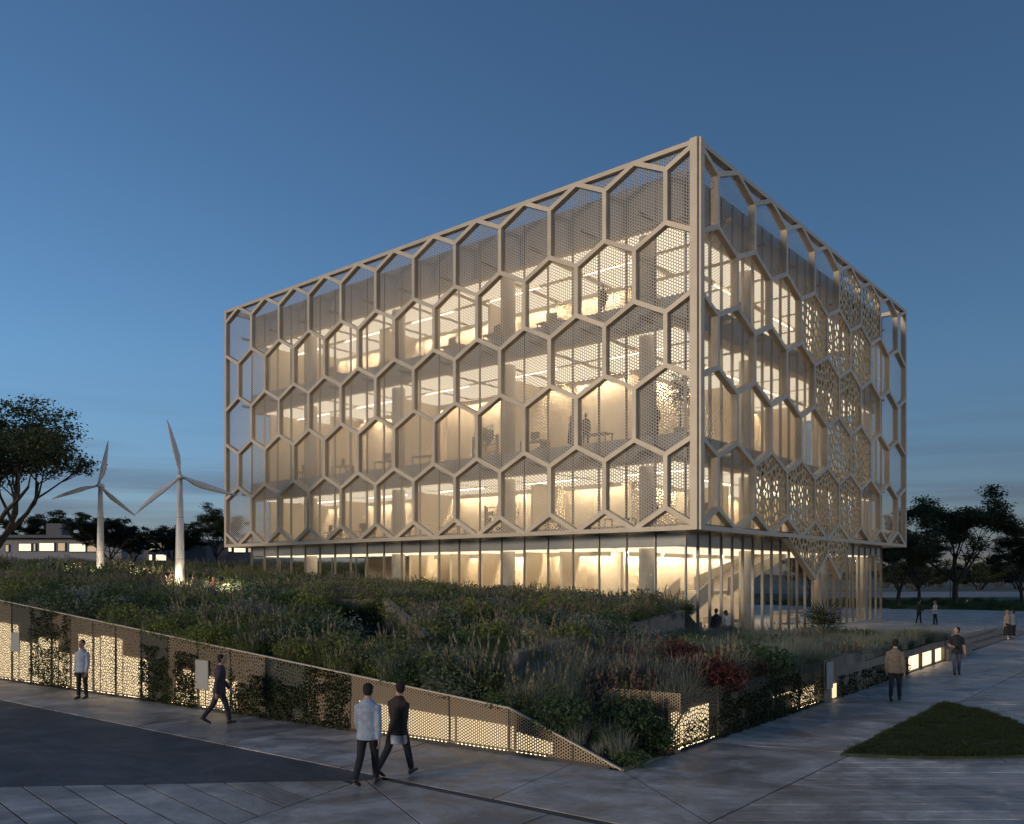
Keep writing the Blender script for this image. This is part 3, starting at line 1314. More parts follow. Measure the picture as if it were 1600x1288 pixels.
def panel(pl, mp, w, mt, parent, name='mesh_panel'):
    pl = inset(pl, .02)
    me = mesh(name, [mp(p[0], p[1], w) for p in pl], [tuple(range(len(pl)))], mt)
    uvl = me.uv_layers.new(name='UVMap')
    for lp in me.loops:
        uvl.data[lp.index].uv = pl[lp.vertex_index]
    return link(name, me, parent)


for pl, row, c in cellsL:
    panel(pl, mapL, FD * .72, M['mesh'], fl)

LACE = {(0, 5), (0, 6), (1, 3.5), (1, 4.5), (1, 5.5), (2, 4), (2, 5), (3, 4.5), (3, 5.5), (4, 2), (4, 3), (4, 4), (4, 5)}


def lace(pl, mp, w, seed, parent, pitch=.50, hole=.78, thick=.05):
    """irregular cut-out sheet: one rounded opening in each cell"""
    rg = random.Random(seed)
    xs = [p[0] for p in pl]
    ys = [p[1] for p in pl]
    pts = []
    tries = 0
    while tries < 900:
        tries += 1
        p = (rg.uniform(min(xs), max(xs)), rg.uniform(min(ys), max(ys)))
        if all((p[0] - q[0]) ** 2 / .7 + (p[1] - q[1]) ** 2 * .7 > pitch * pitch * .72 for q in pts):
            pts.append(p)
    m = MB()
    for i, p in enumerate(pts):
        c = list(pl)
        for j, q in enumerate(pts):
            if i != j and abs(q[0] - p[0]) < 2.2 and abs(q[1] - p[1]) < 2.2:
                n = (q[0] - p[0], q[1] - p[1])
                c = clip(c, n, (q[0] ** 2 + q[1] ** 2 - p[0] ** 2 - p[1] ** 2) / 2)
                if len(c) < 3:
                    break
        if len(c) < 3 or area(c) < .012:
            continue
        cx = sum(v[0] for v in c) / len(c)
        cz = sum(v[1] for v in c) / len(c)
        k = len(c)
        h = hole * rg.uniform(.85, 1.08)
        # hole corners pulled in more than hole sides, so the openings read as rounded
        outer, inner = [], []
        for a in range(k):
            p0, p1 = c[a], c[(a + 1) % k]
            outer += [p0, ((p0[0] + p1[0]) / 2, (p0[1] + p1[1]) / 2)]
        for a, v in enumerate(outer):
            f = h * (.92 if a % 2 == 0 else 1.06)
            f = min(f, .9)
            inner.append((cx + (v[0] - cx) * f, cz + (v[1] - cz) * f))
        K = 2 * k
        vs = [mp(v[0], v[1], w) for v in outer] + [mp(v[0], v[1], w) for v in inner] + [mp(v[0], v[1], w + thick) for v in inner] + [mp(v[0], v[1], w + thick) for v in outer]
        fs = []
        for a in range(K):
            b = (a + 1) % K
            fs += [(a, b, K + b, K + a), (K + a, K + b, 2 * K + b, 2 * K + a), (2 * K + a, 2 * K + b, 3 * K + b, 3 * K + a)]
        m.add(vs, fs)
    me = fix_normals(m.mesh('lace_panel', M['lace']))
    return link('lace_panel', me, parent)


for i, (pl, row, c) in enumerate(cellsR):
    ck = round(c / W2 * 2) / 2
    if (row, ck) in LACE:
        lace(inset(pl, .08), mapR, .06, i, fr_, hole=.74 if row == 4 else .78, pitch=.37 if row == 4 else .40, thick=.05)
    elif row == 5 and 2.0 < ck < 5:
        pass
    else:
        panel(pl, mapR, FD * .72, M['mesh_open'], fr_)
# the lace hangs below the rail in two teeth
hang = [[(2.45 * W2, 6.45), (3.0 * W2, 5.75), (3.5 * W2, 3.75), (4.0 * W2, 4.95), (4.0 * W2, 6.6), (3.5 * W2, 5.9), (3.0 * W2, 6.6)],
        [(4.0 * W2, 4.95), (4.5 * W2, 3.72), (5.0 * W2, 5.4), (5.0 * W2, 6.6), (4.5 * W2, 5.9), (4.0 * W2, 6.6)]]
conv = [[(2.5 * W2, 5.6), (3.5 * W2, 3.45), (4.0 * W2, 4.8), (4.0 * W2, 6.55), (3.0 * W2, 6.55)],
        [(4.0 * W2, 4.8), (4.5 * W2, 3.42), (5.0 * W2, 5.3), (5.0 * W2, 6.5), (4.0 * W2, 6.55)]]
for i, pl in enumerate(conv):
    lace(inset(ccw(pl), .05), mapR, .02, 70 + i, fr_, pitch=.36, hole=.74, thick=.05)
teeth = [((2.5 * W2, 5.62), (3.5 * W2, 3.42)), ((3.5 * W2, 3.42), (4.0 * W2, 4.8)), ((4.0 * W2, 4.8), (4.5 * W2, 3.40)), ((4.5 * W2, 3.40), (5.0 * W2, 5.62)), ((4.0 * W2, 4.8), (4.0 * W2, 6.5))]
EE_ = [(p, q, .22, 'slant') for p, q in teeth]
for poly in mitre(EE_):
    vs, fs = strut_mesh(poly, mapR, -.03, .30)
    link('honeycomb_strut', fix_normals(mesh('honeycomb_strut', vs, fs, M['frame'])), fr_)

# rear screens: rails and posts only, out of sight from the street
m = MB()
for z in (ZT, ZB):
    m.box(L2 - FD, L2 - .002, .3, L1, z - .13, z + .13)
    m.box(.3, L2 - FD, L1 - FD, L1 - .002, z - .13, z + .13)
for k in range(1, 12):
    m.box(L2 - FD, L2 - .003, k * W1 - .14, k * W1 + .14, ZB + .13, ZT - .13)
for k in range(1, 8):
    m.box(k * W2 - .14, k * W2 + .14, L1 - FD, L1 - .003, ZB + .13, ZT - .13)
link('rear_screen_frame', m.mesh('rear_screen_frame', M['frame']), bld)

# ---- slabs, roof, spandrels
GX1, GY1 = L2 - GL, L1 - GL
SLAB = [(4.95, 5.75), (9.0, 10.25), (15.4, 16.75), (20.3, 20.7)]
for i, (z0, z1) in enumerate(SLAB):
    m = MB()
    m.box(GL + .10, GX1 - .1, GL + .10, GY1 - .1, z0, z1, 0)
    o = link('floor_slab' if i < 3 else 'roof_slab', m.mesh('floor_slab', M['ceiling']), bld)
    link('floor_finish', boxmesh('floor_finish', GL + .12, GX1 - .12, GL + .12, GY1 - .12, z1 + .003, z1 + .03, M['intfloor'] if i < 3 else M['roof']), o)
link('ground_floor', boxmesh('ground_floor', GL - .25, GX1 + .2, GL - .25, GY1 + .2, TZ + .004, TZ + .06, M['intfloor']), bld)
PAR = [(20.3, 22.45), (15.4, 16.75), (9.0, 10.25), (4.95, 5.68)]


def ring(name, x0, x1, y0, y1, z0, z1, t, mt, parent=bld):
    m = MB()
    m.box(x0, x1, y0, y0 + t, z0, z1)
    m.box(x0, x1, y1 - t, y1, z0, z1)
    m.box(x0, x0 + t, y0 + t, y1 - t, z0, z1)
    m.box(x1 - t, x1, y0 + t, y1 - t, z0, z1)
    return link(name, m.mesh(name, mt), parent)


for i, (z0, z1) in enumerate(PAR):
    ring('parapet' if i == 0 else 'spandrel_band', GL + .03, GX1 - .03, GL + .03, GY1 - .03, z0 + .002, z1 - .002, .065, M['fascia'] if i == 3 else M['spandrel'])
# soffit between glass and screen at first floor, with small downlights and brackets
m = MB()
m.box(FD + .02, GL - .06, FD + .02, L1 - FD - .02, 5.86, 5.92)
m.box(GL - .06, L2 - FD - .02, FD + .02, GL - .06, 5.86, 5.92)
link('maintenance_walkway', m.mesh('maintenance_walkway', M['mullion']), bld)
m = MB()
for z0, z1 in PAR[:3]:
    for k in range(1, 12):
        m.box(FD, GL, k * W1 - .05, k * W1 + .05, z0 + .3, z0 + .45)
    for k in range(1, 8):
        m.box(k * W2 - .05, k * W2 + .05, FD, GL, z0 + .3, z0 + .45)
link('screen_bracket', m.mesh('screen_bracket', M['mullion']), bld)
m = MB()
for k in range(11):
    m.box(GL - .45, GL - .40, (k + .3) * W1, (k + .3) * W1 + .5, 5.835, 5.858)
for k in range(7):
    m.box((k + .3) * W2, (k + .3) * W2 + .5, GL - .45, GL - .40, 5.835, 5.858)
link('soffit_light', m.mesh('soffit_light', M['led']), bld)

# ---- curtain wall: mullions and panes
cwL = link('street_curtain_wall', boxmesh('street_curtain_wall', GL - .05, GL + .02, GL, GY1, TZ + .005, TZ + .12, M['mullion']), bld)
cwR = link('side_curtain_wall', boxmesh('side_curtain_wall', GL + .02, GX1, GL - .05, GL + .02, TZ + .005, TZ + .12, M['mullion']), bld)
FLR = [(TZ + .12, 5.68), (5.70, 10.24), (10.26, 16.74), (16.76, 22.44)]
nL = 22
stepL = (GY1 - GL) / nL
nR = 24
stepR = (GX1 - GL) / nR
for k in range(nL + 1):
    y = GL + stepL * k
    link('mullion', boxmesh('mullion', GL - .06, GL + .09, y - .03, y + .03, TZ + .13, 22.45, M['mullion']), cwL)
for k in range(1, nR + 1):
    x = GL + stepR * k
    link('mullion', boxmesh('mullion', x - .028, x + .028, GL - .06, GL + .09, TZ + .13, 22.45, M['mullion']), cwR)
for z0, z1 in FLR:
    for k in range(nL):
        y0, y1 = GL + stepL * k + .03, GL + stepL * (k + 1) - .03
        link('glass_pane', mesh('glass_pane', [(GL, y0, z0), (GL, y1, z0), (GL, y1, z1), (GL, y0, z1)], [(0, 1, 2, 3)], M['glass']), cwL)
    for k in range(nR):
        x0, x1 = GL + stepR * k + .028, GL + stepR * (k + 1) - .028
        link('glass_pane', mesh('glass_pane', [(x0, GL, z0), (x1, GL, z0), (x1, GL, z1), (x0, GL, z1)], [(3, 2, 1, 0)], M['glass']), cwR)
# rear glazing
m = MB()
m.add([(GX1, GL, TZ), (GX1, GY1, TZ), (GX1, GY1, 21.8), (GX1, GL, 21.8)], [(0, 1, 2, 3)])
m.add([(GL, GY1, TZ), (GX1, GY1, TZ), (GX1, GY1, 21.8), (GL, GY1, 21.8)], [(0, 1, 2, 3)])
link('rear_glazing', m.mesh('rear_glazing', M['glass']), bld)
m = MB()
for k in range(17):
    y = GL + (GY1 - GL) * k / 16
    m.box(GX1 - .05, GX1 + .05, y - .03, y + .03, TZ + .06, 5)
for k in range(13):
    x = GL + (GX1 - GL) * k / 12
    m.box(x - .03, x + .03, GY1 - .05, GY1 + .05, TZ + .06, 5)
link('rear_mullion', m.mesh('rear_mullion', M['mullion']), bld)

# ---- columns and inner walls
def column(x, y, z0, z1, r, mt='column'):
    m = MB()
    m.tube([(x, y, z0), (x, y, z1)], [r, r], seg=20)
    me = m.mesh('column', M[mt], smooth=False)
    for p in me.polygons:
        p.use_smooth = len(p.vertices) == 4
    return link('column', me, bld)


colR = [10.1, 21.0, 29.6]
colL = [4.0, 13.05, 22.1, 31.1]
for x in colR:
    for z0, z1 in ((TZ + .06, 4.95), (5.78, 9.0), (10.28, 15.4), (16.78, 20.3)):
        column(x, 2.35, z0, z1, .42)
for y in colL:
    for z0, z1 in ((TZ + .06, 4.95), (5.78, 9.0), (10.28, 15.4), (16.78, 20.3)):
        column(2.35, y, z0, z1, .42)
# upper storeys: solid core set back from both fronts
for i, (z0, z1) in enumerate(((5.79, 8.99), (10.29, 15.39), (16.79, 20.29))):
    m = MB()
    m.box(8.2 + .6 * (i == 1), GX1 - 1, 8.6, GY1 - 1.2, z0, z1)
    link('core_wall', m.mesh('core_wall', M['plaster']), bld)
    # cross walls and screens that break the long rooms up
    for k, (yy, xl) in enumerate(((13.3, 5.0), (22.4, 4.2), (31.0, 5.4))):
        yy += i * 1.7
        link('cross_wall', boxmesh('cross_wall', xl, 8.19 + .6 * (i == 1), yy, yy + .22, z0 + .002, z1 - .002, M['plaster']), bld)
    for k, xx in enumerate((13.6, 22.5)):
        xx += i * 1.5
        link('cross_wall', boxmesh('cross_wall', xx, xx + .22, 5.2, 8.59, z0 + .002, z1 - .002, M['plaster']), bld)
for z0, z1 in ((5.79, 8.99), (10.29, 15.39), (16.79, 20.29)):
    link('end_wall', boxmesh('end_wall', 2.2, GX1 - 1.2, GY1 - 1.15, GY1 - .95, z0, z1, M['plaster']), bld)
# ground floor: curved hall wall, service block, back-lit bays
m = MB()
m.box(6.6, 6.9, 8.3, 23.0, TZ + .065, 4.945)
m.box(6.9, 26, 22.7, 23.0, TZ + .065, 4.945)
link('hall_wall', m.mesh('hall_wall', M['plaster']), bld)
m = MB()
m.box(6.9, 23.5, 8.9, 9.2, TZ + .065, 4.945)
link('lobby_wall', m.mesh('lobby_wall', M['plaster']), bld)
# bright niches along the street side
for k, yy in enumerate((20.3, 16.6, 10.6)):
    m = MB()
    m.box(4.2, 6.58, yy, yy + .2, TZ + .065, 4.9)
    m.box(4.2, 6.58, yy + 2.6, yy + 2.8, TZ + .065, 4.9)
    link('niche_wall', m.mesh('niche_wall', M['plaster']), bld)
link('partition_wall', boxmesh('partition_wall', 11.2, 11.4, 23.1, GY1 - 1, TZ + .065, 4.94, M['plaster2']), bld)

# ---- stair in the hall
st = link('staircase', boxmesh('staircase', 8.4, 10.3, 3.55, 5.6, 2.52, 2.70, M['plaster']), bld)
nst = 32
x0, x1 = 3.4, 18.6
for k in range(nst):
    if k < 15:
        xx = 3.4 + (8.4 - 3.4) * k / 15
        z = TZ + .06 + (2.55 - TZ) * (k + 1) / 15.0
        dx = (8.4 - 3.4) / 15
    else:
        xx = 10.3 + (18.6 - 10.3) * (k - 15) / 17
        z = 2.70 + (5.0 - 2.70) * (k - 14) / 17.0
        dx = (18.6 - 10.3) / 17
    link('stair_step', boxmesh('stair_step', xx, xx + dx + .02, 3.6, 5.55, z - .19, z - .03, M['column']), st)
m = MB()
for y in (3.52, 5.55):
    m.add([(3.3, y, TZ + .06), (8.5, y, 2.42), (8.5, y, 3.45), (3.3, y, 1.25), (3.3, y + .07, TZ + .06), (8.5, y + .07, 2.42), (8.5, y + .07, 3.45), (3.3, y + .07, 1.25)],
          [(0, 1, 2, 3), (7, 6, 5, 4), (0, 3, 7, 4), (1, 5, 6, 2), (3, 2, 6, 7), (0, 4, 5, 1)])
    m.add([(10.2, y, 2.4), (18.6, y, 4.7), (18.6, y, 5.2), (10.2, y, 3.45), (10.2, y + .07, 2.4), (18.6, y + .07, 4.7), (18.6, y + .07, 5.2), (10.2, y + .07, 3.45)],
          [(0, 1, 2, 3), (7, 6, 5, 4), (0, 3, 7, 4), (1, 5, 6, 2), (3, 2, 6, 7), (0, 4, 5, 1)])
link('balustrade', m.mesh('balustrade', M['column']), st)

# ---- ceiling: wide glowing panels added for even room light, plus a few bare strips
def light_panel(x0, x1, y0, y1, z, mt='ceiling_fill'):
    link('ceiling_fill_panel', boxmesh('ceiling_fill_panel', x0, x1, y0, y1, z - .06, z - .02, M[mt]), bld)


def strip_light(x0, x1, y0, y1, z):
    link('strip_light', boxmesh('strip_light', x0, x1, y0, y1, z - .13, z - .10, M['lamp']), bld)


for zi, z in enumerate((9.0, 15.4, 20.3)):
    for k in range(9):
        y = 2.2 + k * 3.8
        light_panel(1.9, 4.3, y, y + 3.3, z)
        light_panel(4.8, 7.7, y, y + 3.3, z)
    for k in range(6):
        x = 8.3 + k * 3.7
        light_panel(x, x + 3.2, 1.9, 4.3, z)
        light_panel(x, x + 3.2, 4.8, 7.9, z)
    for k in range(5):
        y = 3.0 + k * 6.9 + 1.3 * zi
        strip_light(4.55 - .02, 4.55 + .02, y, y + 3.8, z)
    for k in range(3):
        x = 8.6 + k * 7.4 + zi
        strip_light(x, x + 4.2, 4.55 - .02, 4.55 + .02, z)
for k in range(9):
    y = 2.2 + k * 3.8
    light_panel(1.9, 5.9, y, y + 3.3, 4.95, 'lobby_fill')
for a in (1.9, 5.4):
    for k in range(6):
        x = 6.6 + k * 3.9
        light_panel(x, x + 3.3, a, a + 3.0, 4.95, 'lobby_fill')

# hidden fill lamps and their shields, added to brighten the inner walls
def wall_fill(x0, x1, y0, y1, z, bx0, bx1, by0, by1):
    o = link('wall_fill_lamp', boxmesh('wall_fill_lamp', x0, x1, y0, y1, z - .09, z - .05, M['wall_glow']), bld)
    link('fill_shield', boxmesh('fill_shield', bx0, bx1, by0, by1, z - .30, z - .002, M['ceiling']), o)


for i, z in enumerate((8.99, 15.39, 20.29)):
    xw = 8.2 + .6 * (i == 1)
    for k in range(6):
        y = 8.9 + k * 4.7
        wall_fill(xw - .62, xw - .56, y, y + 4.0, z, xw - .72, xw - .69, y - .1, y + 4.1)
    for k in range(4):
        x = 9.4 + k * 5.2
        wall_fill(x, x + 4.4, 8.6 - .62, 8.6 - .56, z, x - .1, x + 4.5, 8.6 - .72, 8.6 - .69)
for k in range(3):
    y = 8.6 + k * 4.8
    wall_fill(6.6 - .62, 6.6 - .56, y, y + 4.2, 4.945, 6.6 - .72, 6.6 - .69, y - .1, y + 4.3)
for k in range(4):
    x = 7.4 + k * 4.0
    wall_fill(x, x + 3.4, 8.9 - .62, 8.9 - .56, 4.945, x - .1, x + 3.5, 8.9 - .72, 8.9 - .69)

# ---- furniture (things of their own, inside)
def bloc(x, y, z):
    v = AB(y, x, z)
    return (v.x, v.y, z)


def table(x, y, z, rz, label, w=1.6, d=.8, h=.74):
    o = thing('table', label, 'table', bloc(x, y, z), ROT + rz, 'tables behind the glass')
    link('tabletop', boxmesh('tabletop', -w / 2, w / 2, -d / 2, d / 2, h - .04, h, M['wood']), o)
    for sx in (-1, 1):
        for sy in (-1, 1):
            link('leg', boxmesh('leg', sx * (w / 2 - .06) - .025, sx * (w / 2 - .06) + .025, sy * (d / 2 - .06) - .025, sy * (d / 2 - .06) + .025, 0, h - .041, M['chairdark']), o)
    return o


def chair(x, y, z, rz, label, mt='chairdark'):
    o = thing('chair', label, 'chair', bloc(x, y, z), ROT + rz, 'chairs behind the glass')
    link('seat', boxmesh('seat', -.23, .23, -.22, .22, .42, .47, M[mt]), o)
    link('backrest', boxmesh('backrest', -.23, .23, .20, .24, .50, .88, M[mt]), o)
    for sx in (-1, 1):
        for sy in (-1, 1):
            link('leg', boxmesh('leg', sx * .2 - .018, sx * .2 + .018, sy * .19 - .018, sy * .19 + .018, 0, .418, M['chairdark']), o)
    return o


def sofa(x, y, z, rz, label):
    o = thing('sofa', label, 'sofa', bloc(x, y, z), ROT + rz, 'pale sofas in the lobby')
    link('seat', boxmesh('seat', -1.0, 1.0, -.42, .3, .14, .44, M['fabric']), o)
    link('backrest', boxmesh('backrest', -1.0, 1.0, .302, .52, .14, .82, M['fabric']), o)
    for sx in (-1, 1):
        link('armrest', boxmesh('armrest', sx * 1.1 - .098, sx * 1.1 + .098, -.42, .52, .14, .62, M['fabric']), o)
    m = MB()
    for sx in (-1, 1):
        for sy in (-.36, .42):
            m.box(sx * 1.05 - .03, sx * 1.05 + .03, sy - .03, sy + .03, 0, .138)
    link('foot', m.mesh('foot', M['chairdark']), o)
    return o


GZ = TZ + .06
sofa(11.5, 3.9, GZ, 0, 'pale sofa behind the glass just past the first thick column')
sofa(15.2, 6.6, GZ, math.pi, 'pale sofa deep in the lobby beneath the rising stair')
sofa(20.6, 4.3, GZ, 0, 'pale sofa in the lobby behind the palm')
table(3.4, 2.9, GZ, 0, 'cafe table inside the glass corner next to the standing couple')
table(6.5, 7.0, GZ, 0, 'cafe table at the foot of the lobby stair')
table(13.3, 4.6, GZ, 0, 'low lobby table between the pale sofas', 1.3, .7, .45)
table(23.4, 4.6, GZ, 0, 'lobby table nearest the far glass corner')
for i, (x, y, r_, lb) in enumerate(((2.7, 3.7, 0, 'dark chair by the cafe table at the glass corner, inner side'), (4.1, 2.3, math.pi, 'dark chair by the cafe table at the glass corner, window side'),
                                   (6.1, 6.3, math.pi, 'dark chair drawn up to the table at the stair foot'), (22.8, 5.4, 0, 'dark chair behind the table nearest the far glass corner'), (24.0, 3.8, math.pi, 'dark chair before the table nearest the far glass corner'))):
    chair(x, y, GZ, r_, lb)
zF = {1: 5.785, 2: 10.285, 3: 16.785}
for i, (fl_, x, y, lb) in enumerate(((1, 3.4, 18.4, 'desk on the first upper floor behind the bright bay'), (1, 3.6, 6.4, 'desk on the first upper floor beside the standing woman'),
                                    (2, 3.2, 7.6, 'desk on the middle floor beside the two talking people'), (2, 3.2, 20.6, 'desk on the middle floor halfway along the street front'), (3, 3.4, 24.0, 'desk on the top floor towards the far end'))):
    table(x, y, zF[fl_], math.pi / 2, lb)
for i, (fl_, x, y, lb) in enumerate(((1, 5.6, 16.6, 'open shelf on the first upper floor behind the bright bay'), (2, 6.0, 18.0, 'open shelf on the middle floor halfway along'), (1, 10.8, 5.6, 'open shelf on the first upper floor seen from the side front'))):
    o = thing('bookshelf', lb, 'shelf', bloc(x, y, zF[fl_]), ROT + (math.pi / 2 if i < 2 else 0), 'open shelves upstairs')
    for s in (-1, 1):
        link('side_panel', boxmesh('side_panel', s * 1.0 - .02, s * 1.0 + .02, -.17, .17, 0, 2.1, M['wood']), o)
    for k in range(5):
        link('shelf_board', boxmesh('shelf_board', -.978, .978, -.17, .17, .06 + k * .48, .09 + k * .48, M['wood']), o)
    rg = random.Random(i)
    for k in range(4):
        xx = -.9
        while xx < .75:
            w_ = rg.uniform(.12, .4)
            if rg.random() < .6:
                link('stored_item', boxmesh('stored_item', xx, xx + w_, -.12, .12, .093 + k * .48, .093 + k * .48 + rg.uniform(.15, .34), M[rg.choice(['chairdark', 'fabric', 'plaster2'])]), o)
            xx += w_ + .04


# office desks with screens along the street and side fronts
for i, (fl_, x, y) in enumerate(((1, 3.0, 10.4), (1, 3.0, 22.8), (1, 3.2, 26.5), (1, 3.2, 30.0), (2, 3.0, 11.6), (2, 3.2, 24.2), (2, 3.0, 28.4), (2, 3.2, 33.0), (3, 3.2, 10.6), (3, 3.0, 14.4), (3, 3.2, 18.2), (3, 3.1, 29.6))):
    fn = ('', 'first upper', 'middle', 'top')[fl_]
    table(x, y, zF[fl_], math.pi / 2, 'office desk carrying a dark screen on the %s floor behind the street front' % fn)
    o = thing('computer_screen', 'dark screen on an office desk on the %s floor behind the street front' % fn, 'screen', bloc(x, y, zF[fl_] + .741), ROT + math.pi / 2 + .3 * (i % 3 - 1), 'screens on the office desks')
    link('display', boxmesh('display', -.32, .32, -.02, .02, .14, .52, M['chairdark']), o)
    link('stand', boxmesh('stand', -.1, .1, -.08, .08, 0, .139, M['chairdark']), o)
    chair(x - .1 + .75, y + .1, zF[fl_], -math.pi / 2, 'dark office chair at a desk on the %s floor behind the street front' % fn)


# ================================================================ TURBINES
def turbine(px, py_base, depth, scale, rot_deg, yaw, label):
    x = (px - 800) / FPX * depth
    a, b = toAB(x, depth)
    zb = height(a, b) - .05
    o = thing('wind_turbine', label, 'wind turbine', (x, depth, zb), yaw, 'small wind turbines on the slope')
    o.scale = (scale,) * 3
    m = MB()
    m.tube([(0, 0, 0), (0, 0, 2), (0, 0, 4.2), (0, 0, 5.72)], [.24, .205, .165, .125], seg=24)
    me = m.mesh('tower', M['white'], smooth=False)
    for p in me.polygons:
        p.use_smooth = len(p.vertices) == 4
    link('tower', me, o)
    m = MB()
    m.tube([(0, -.30, 5.84), (0, -.2, 5.84), (0, .15, 5.85), (0, .45, 5.86), (0, .6, 5.86)], [.10, .15, .165, .14, .06], seg=16)
    link('nacelle', m.mesh('nacelle', M['white'], smooth=True), o)
    hub = MB()
    hub.tube([(0, -.56, 5.84), (0, -.52, 5.84), (0, -.42, 5.84), (0, -.29, 5.84)], [.02, .08, .125, .13], seg=16)
    h = link('hub', hub.mesh('hub', M['white'], smooth=True), o)
    for k in range(3):
        ang = R(rot_deg + 120 * k)
        m = MB()
        ts = [0, .08, .22, .35, .6, .85, 1.0]
        ch = [.07, .075, .15, .165, .12, .07, .018]
        th = [.07, .07, .05, .04, .028, .018, .008]
        tw = [70, 60, 35, 24, 12, 5, 2]
        vs = []
        L = 2.66
        for t, c, d, w in zip(ts, ch, th, tw):
            r = .09 + L * t
            for j in range(8):
                q = 2 * math.pi * j / 8
                ex = c * math.cos(q) + c * .45 * (1 if t > .1 else 0)
                ey = d * math.sin(q)
                wx = ex * math.cos(R(w)) - ey * math.sin(R(w))
                wy = ex * math.sin(R(w)) + ey * math.cos(R(w))
                vs.append((wx * math.cos(ang) + r * math.sin(ang), wy - .42, -wx * math.sin(ang) + r * math.cos(ang) + 5.84))
        fs = []
        for i in range(len(ts) - 1):
            for j in range(8):
                j2 = (j + 1) % 8
                fs.append((i * 8 + j, i * 8 + j2, i * 8 + 8 + j2, i * 8 + 8 + j))
        fs.append(tuple(range(7, -1, -1)))
        fs.append(tuple(range(len(vs) - 8, len(vs))))
        link('blade', fix_normals(mesh('blade', vs, fs, M['white'], smooth=True)), h)
    for zz, rr in ((1.9, .216), (3.9, .180)):
        m = MB()
        m.tube([(0, 0, zz), (0, 0, zz + .035)], [rr, rr], seg=24)
        link('flange', m.mesh('flange', M['board']), o)
    # hatch at the foot
    link('hatch', boxmesh('hatch', -.11, .11, -.262, -.235, .25, .62, M['darkmetal']), o)
    return o, Vector((x, depth, zb))


t1, p1 = turbine(157, 893, 50, .97, 11, R(12), 'slimmer looking wind turbine farther back, next to the big tree')
t2, p2 = turbine(281, 922, 34.5, .845, -13, R(26), 'nearer white wind turbine between the far houses and the honeycomb building')


def spot_fixture(loc, target, power, label, size=R(105), blend=.8, colr=(1.0, .80, .52), stake=.08):
    o = thing('ground_spotlight', label, 'spotlight', loc, 0, 'garden uplights')
    d = (Vector(target) - Vector(loc)).normalized()
    m = MB()
    base = Vector((0, 0, .10))
    m.tube([(0, 0, -stake), (0, 0, .1)], [.018, .018], seg=8)
    link('stake', m.mesh('stake', M['darkmetal']), o)
    m = MB()
    m.tube([base, base + d * .16], [.06, .075], seg=12)
    link('housing', m.mesh('housing', M['darkmetal']), o)
    m = MB()
    m.tube([base + d * .161, base + d * .168], [.06, .06], seg=12)
    link('lens', m.mesh('lens', M['led']), o)
    ld = bpy.data.lights.new('spot', 'SPOT')
    ld.energy = power
    ld.color = colr
    ld.spot_size = size
    ld.spot_blend = blend
    ld.shadow_soft_size = .06
    lo = bpy.data.objects.new('spot_lamp', ld)
    col.objects.link(lo)
    lo.parent = o
    lo.location = base + d * .19
    lo.rotation_euler = (-d).to_track_quat('Z', 'Y').to_euler()
    return o


def hz(x, y):
    a, b = toAB(x, y)
    return height(a, b)


x, y = p2.x + .7, p2.y - 1.3
spot_fixture((x, y, hz(x, y) + .35), (p2.x, p2.y, p2.z + 2.2), 90, 'uplight aimed at the tower of the nearer turbine', size=R(50))
x, y = p1.x - .8, p1.y - 1.5
spot_fixture((x, y, hz(x, y) + .35), (p1.x, p1.y, p1.z + 2.6), 110, 'uplight aimed at the tower of the farther turbine', size=R(50))
for (px, d, pw, lb) in ((258, 33.2, 170, 'garden light glowing in the grass just before the nearer turbine'), (294, 33.6, 140, 'garden light glowing in the grass right at the foot of the nearer turbine'),
                        (126, 47.0, 330, 'garden light in the grass on the big tree side of the farther turbine'), (206, 42.5, 260, 'garden light in the grass midway between both turbines'),
                        (100, 45.0, 260, 'garden light in the grass nearest the big tree'), (344, 33.2, 140, 'garden light in the grass beside the child in the striped top')):
    x, y = (px - 800) / FPX * d, d
    spot_fixture((x, y, hz(x, y) + .95), (x + .2, y + 1.7, hz(x, y) + .25), pw, lb, size=R(105), stake=1.0)
x, y = gp(808, 1013, 1.5).x, gp(808, 1013, 1.5).y
spot_fixture((x, y, hz(x, y) + .45), (x + .5, y + .8, hz(x, y) + .2), 40, 'tiny garden light among tall grass below the terrace wall', size=R(90))


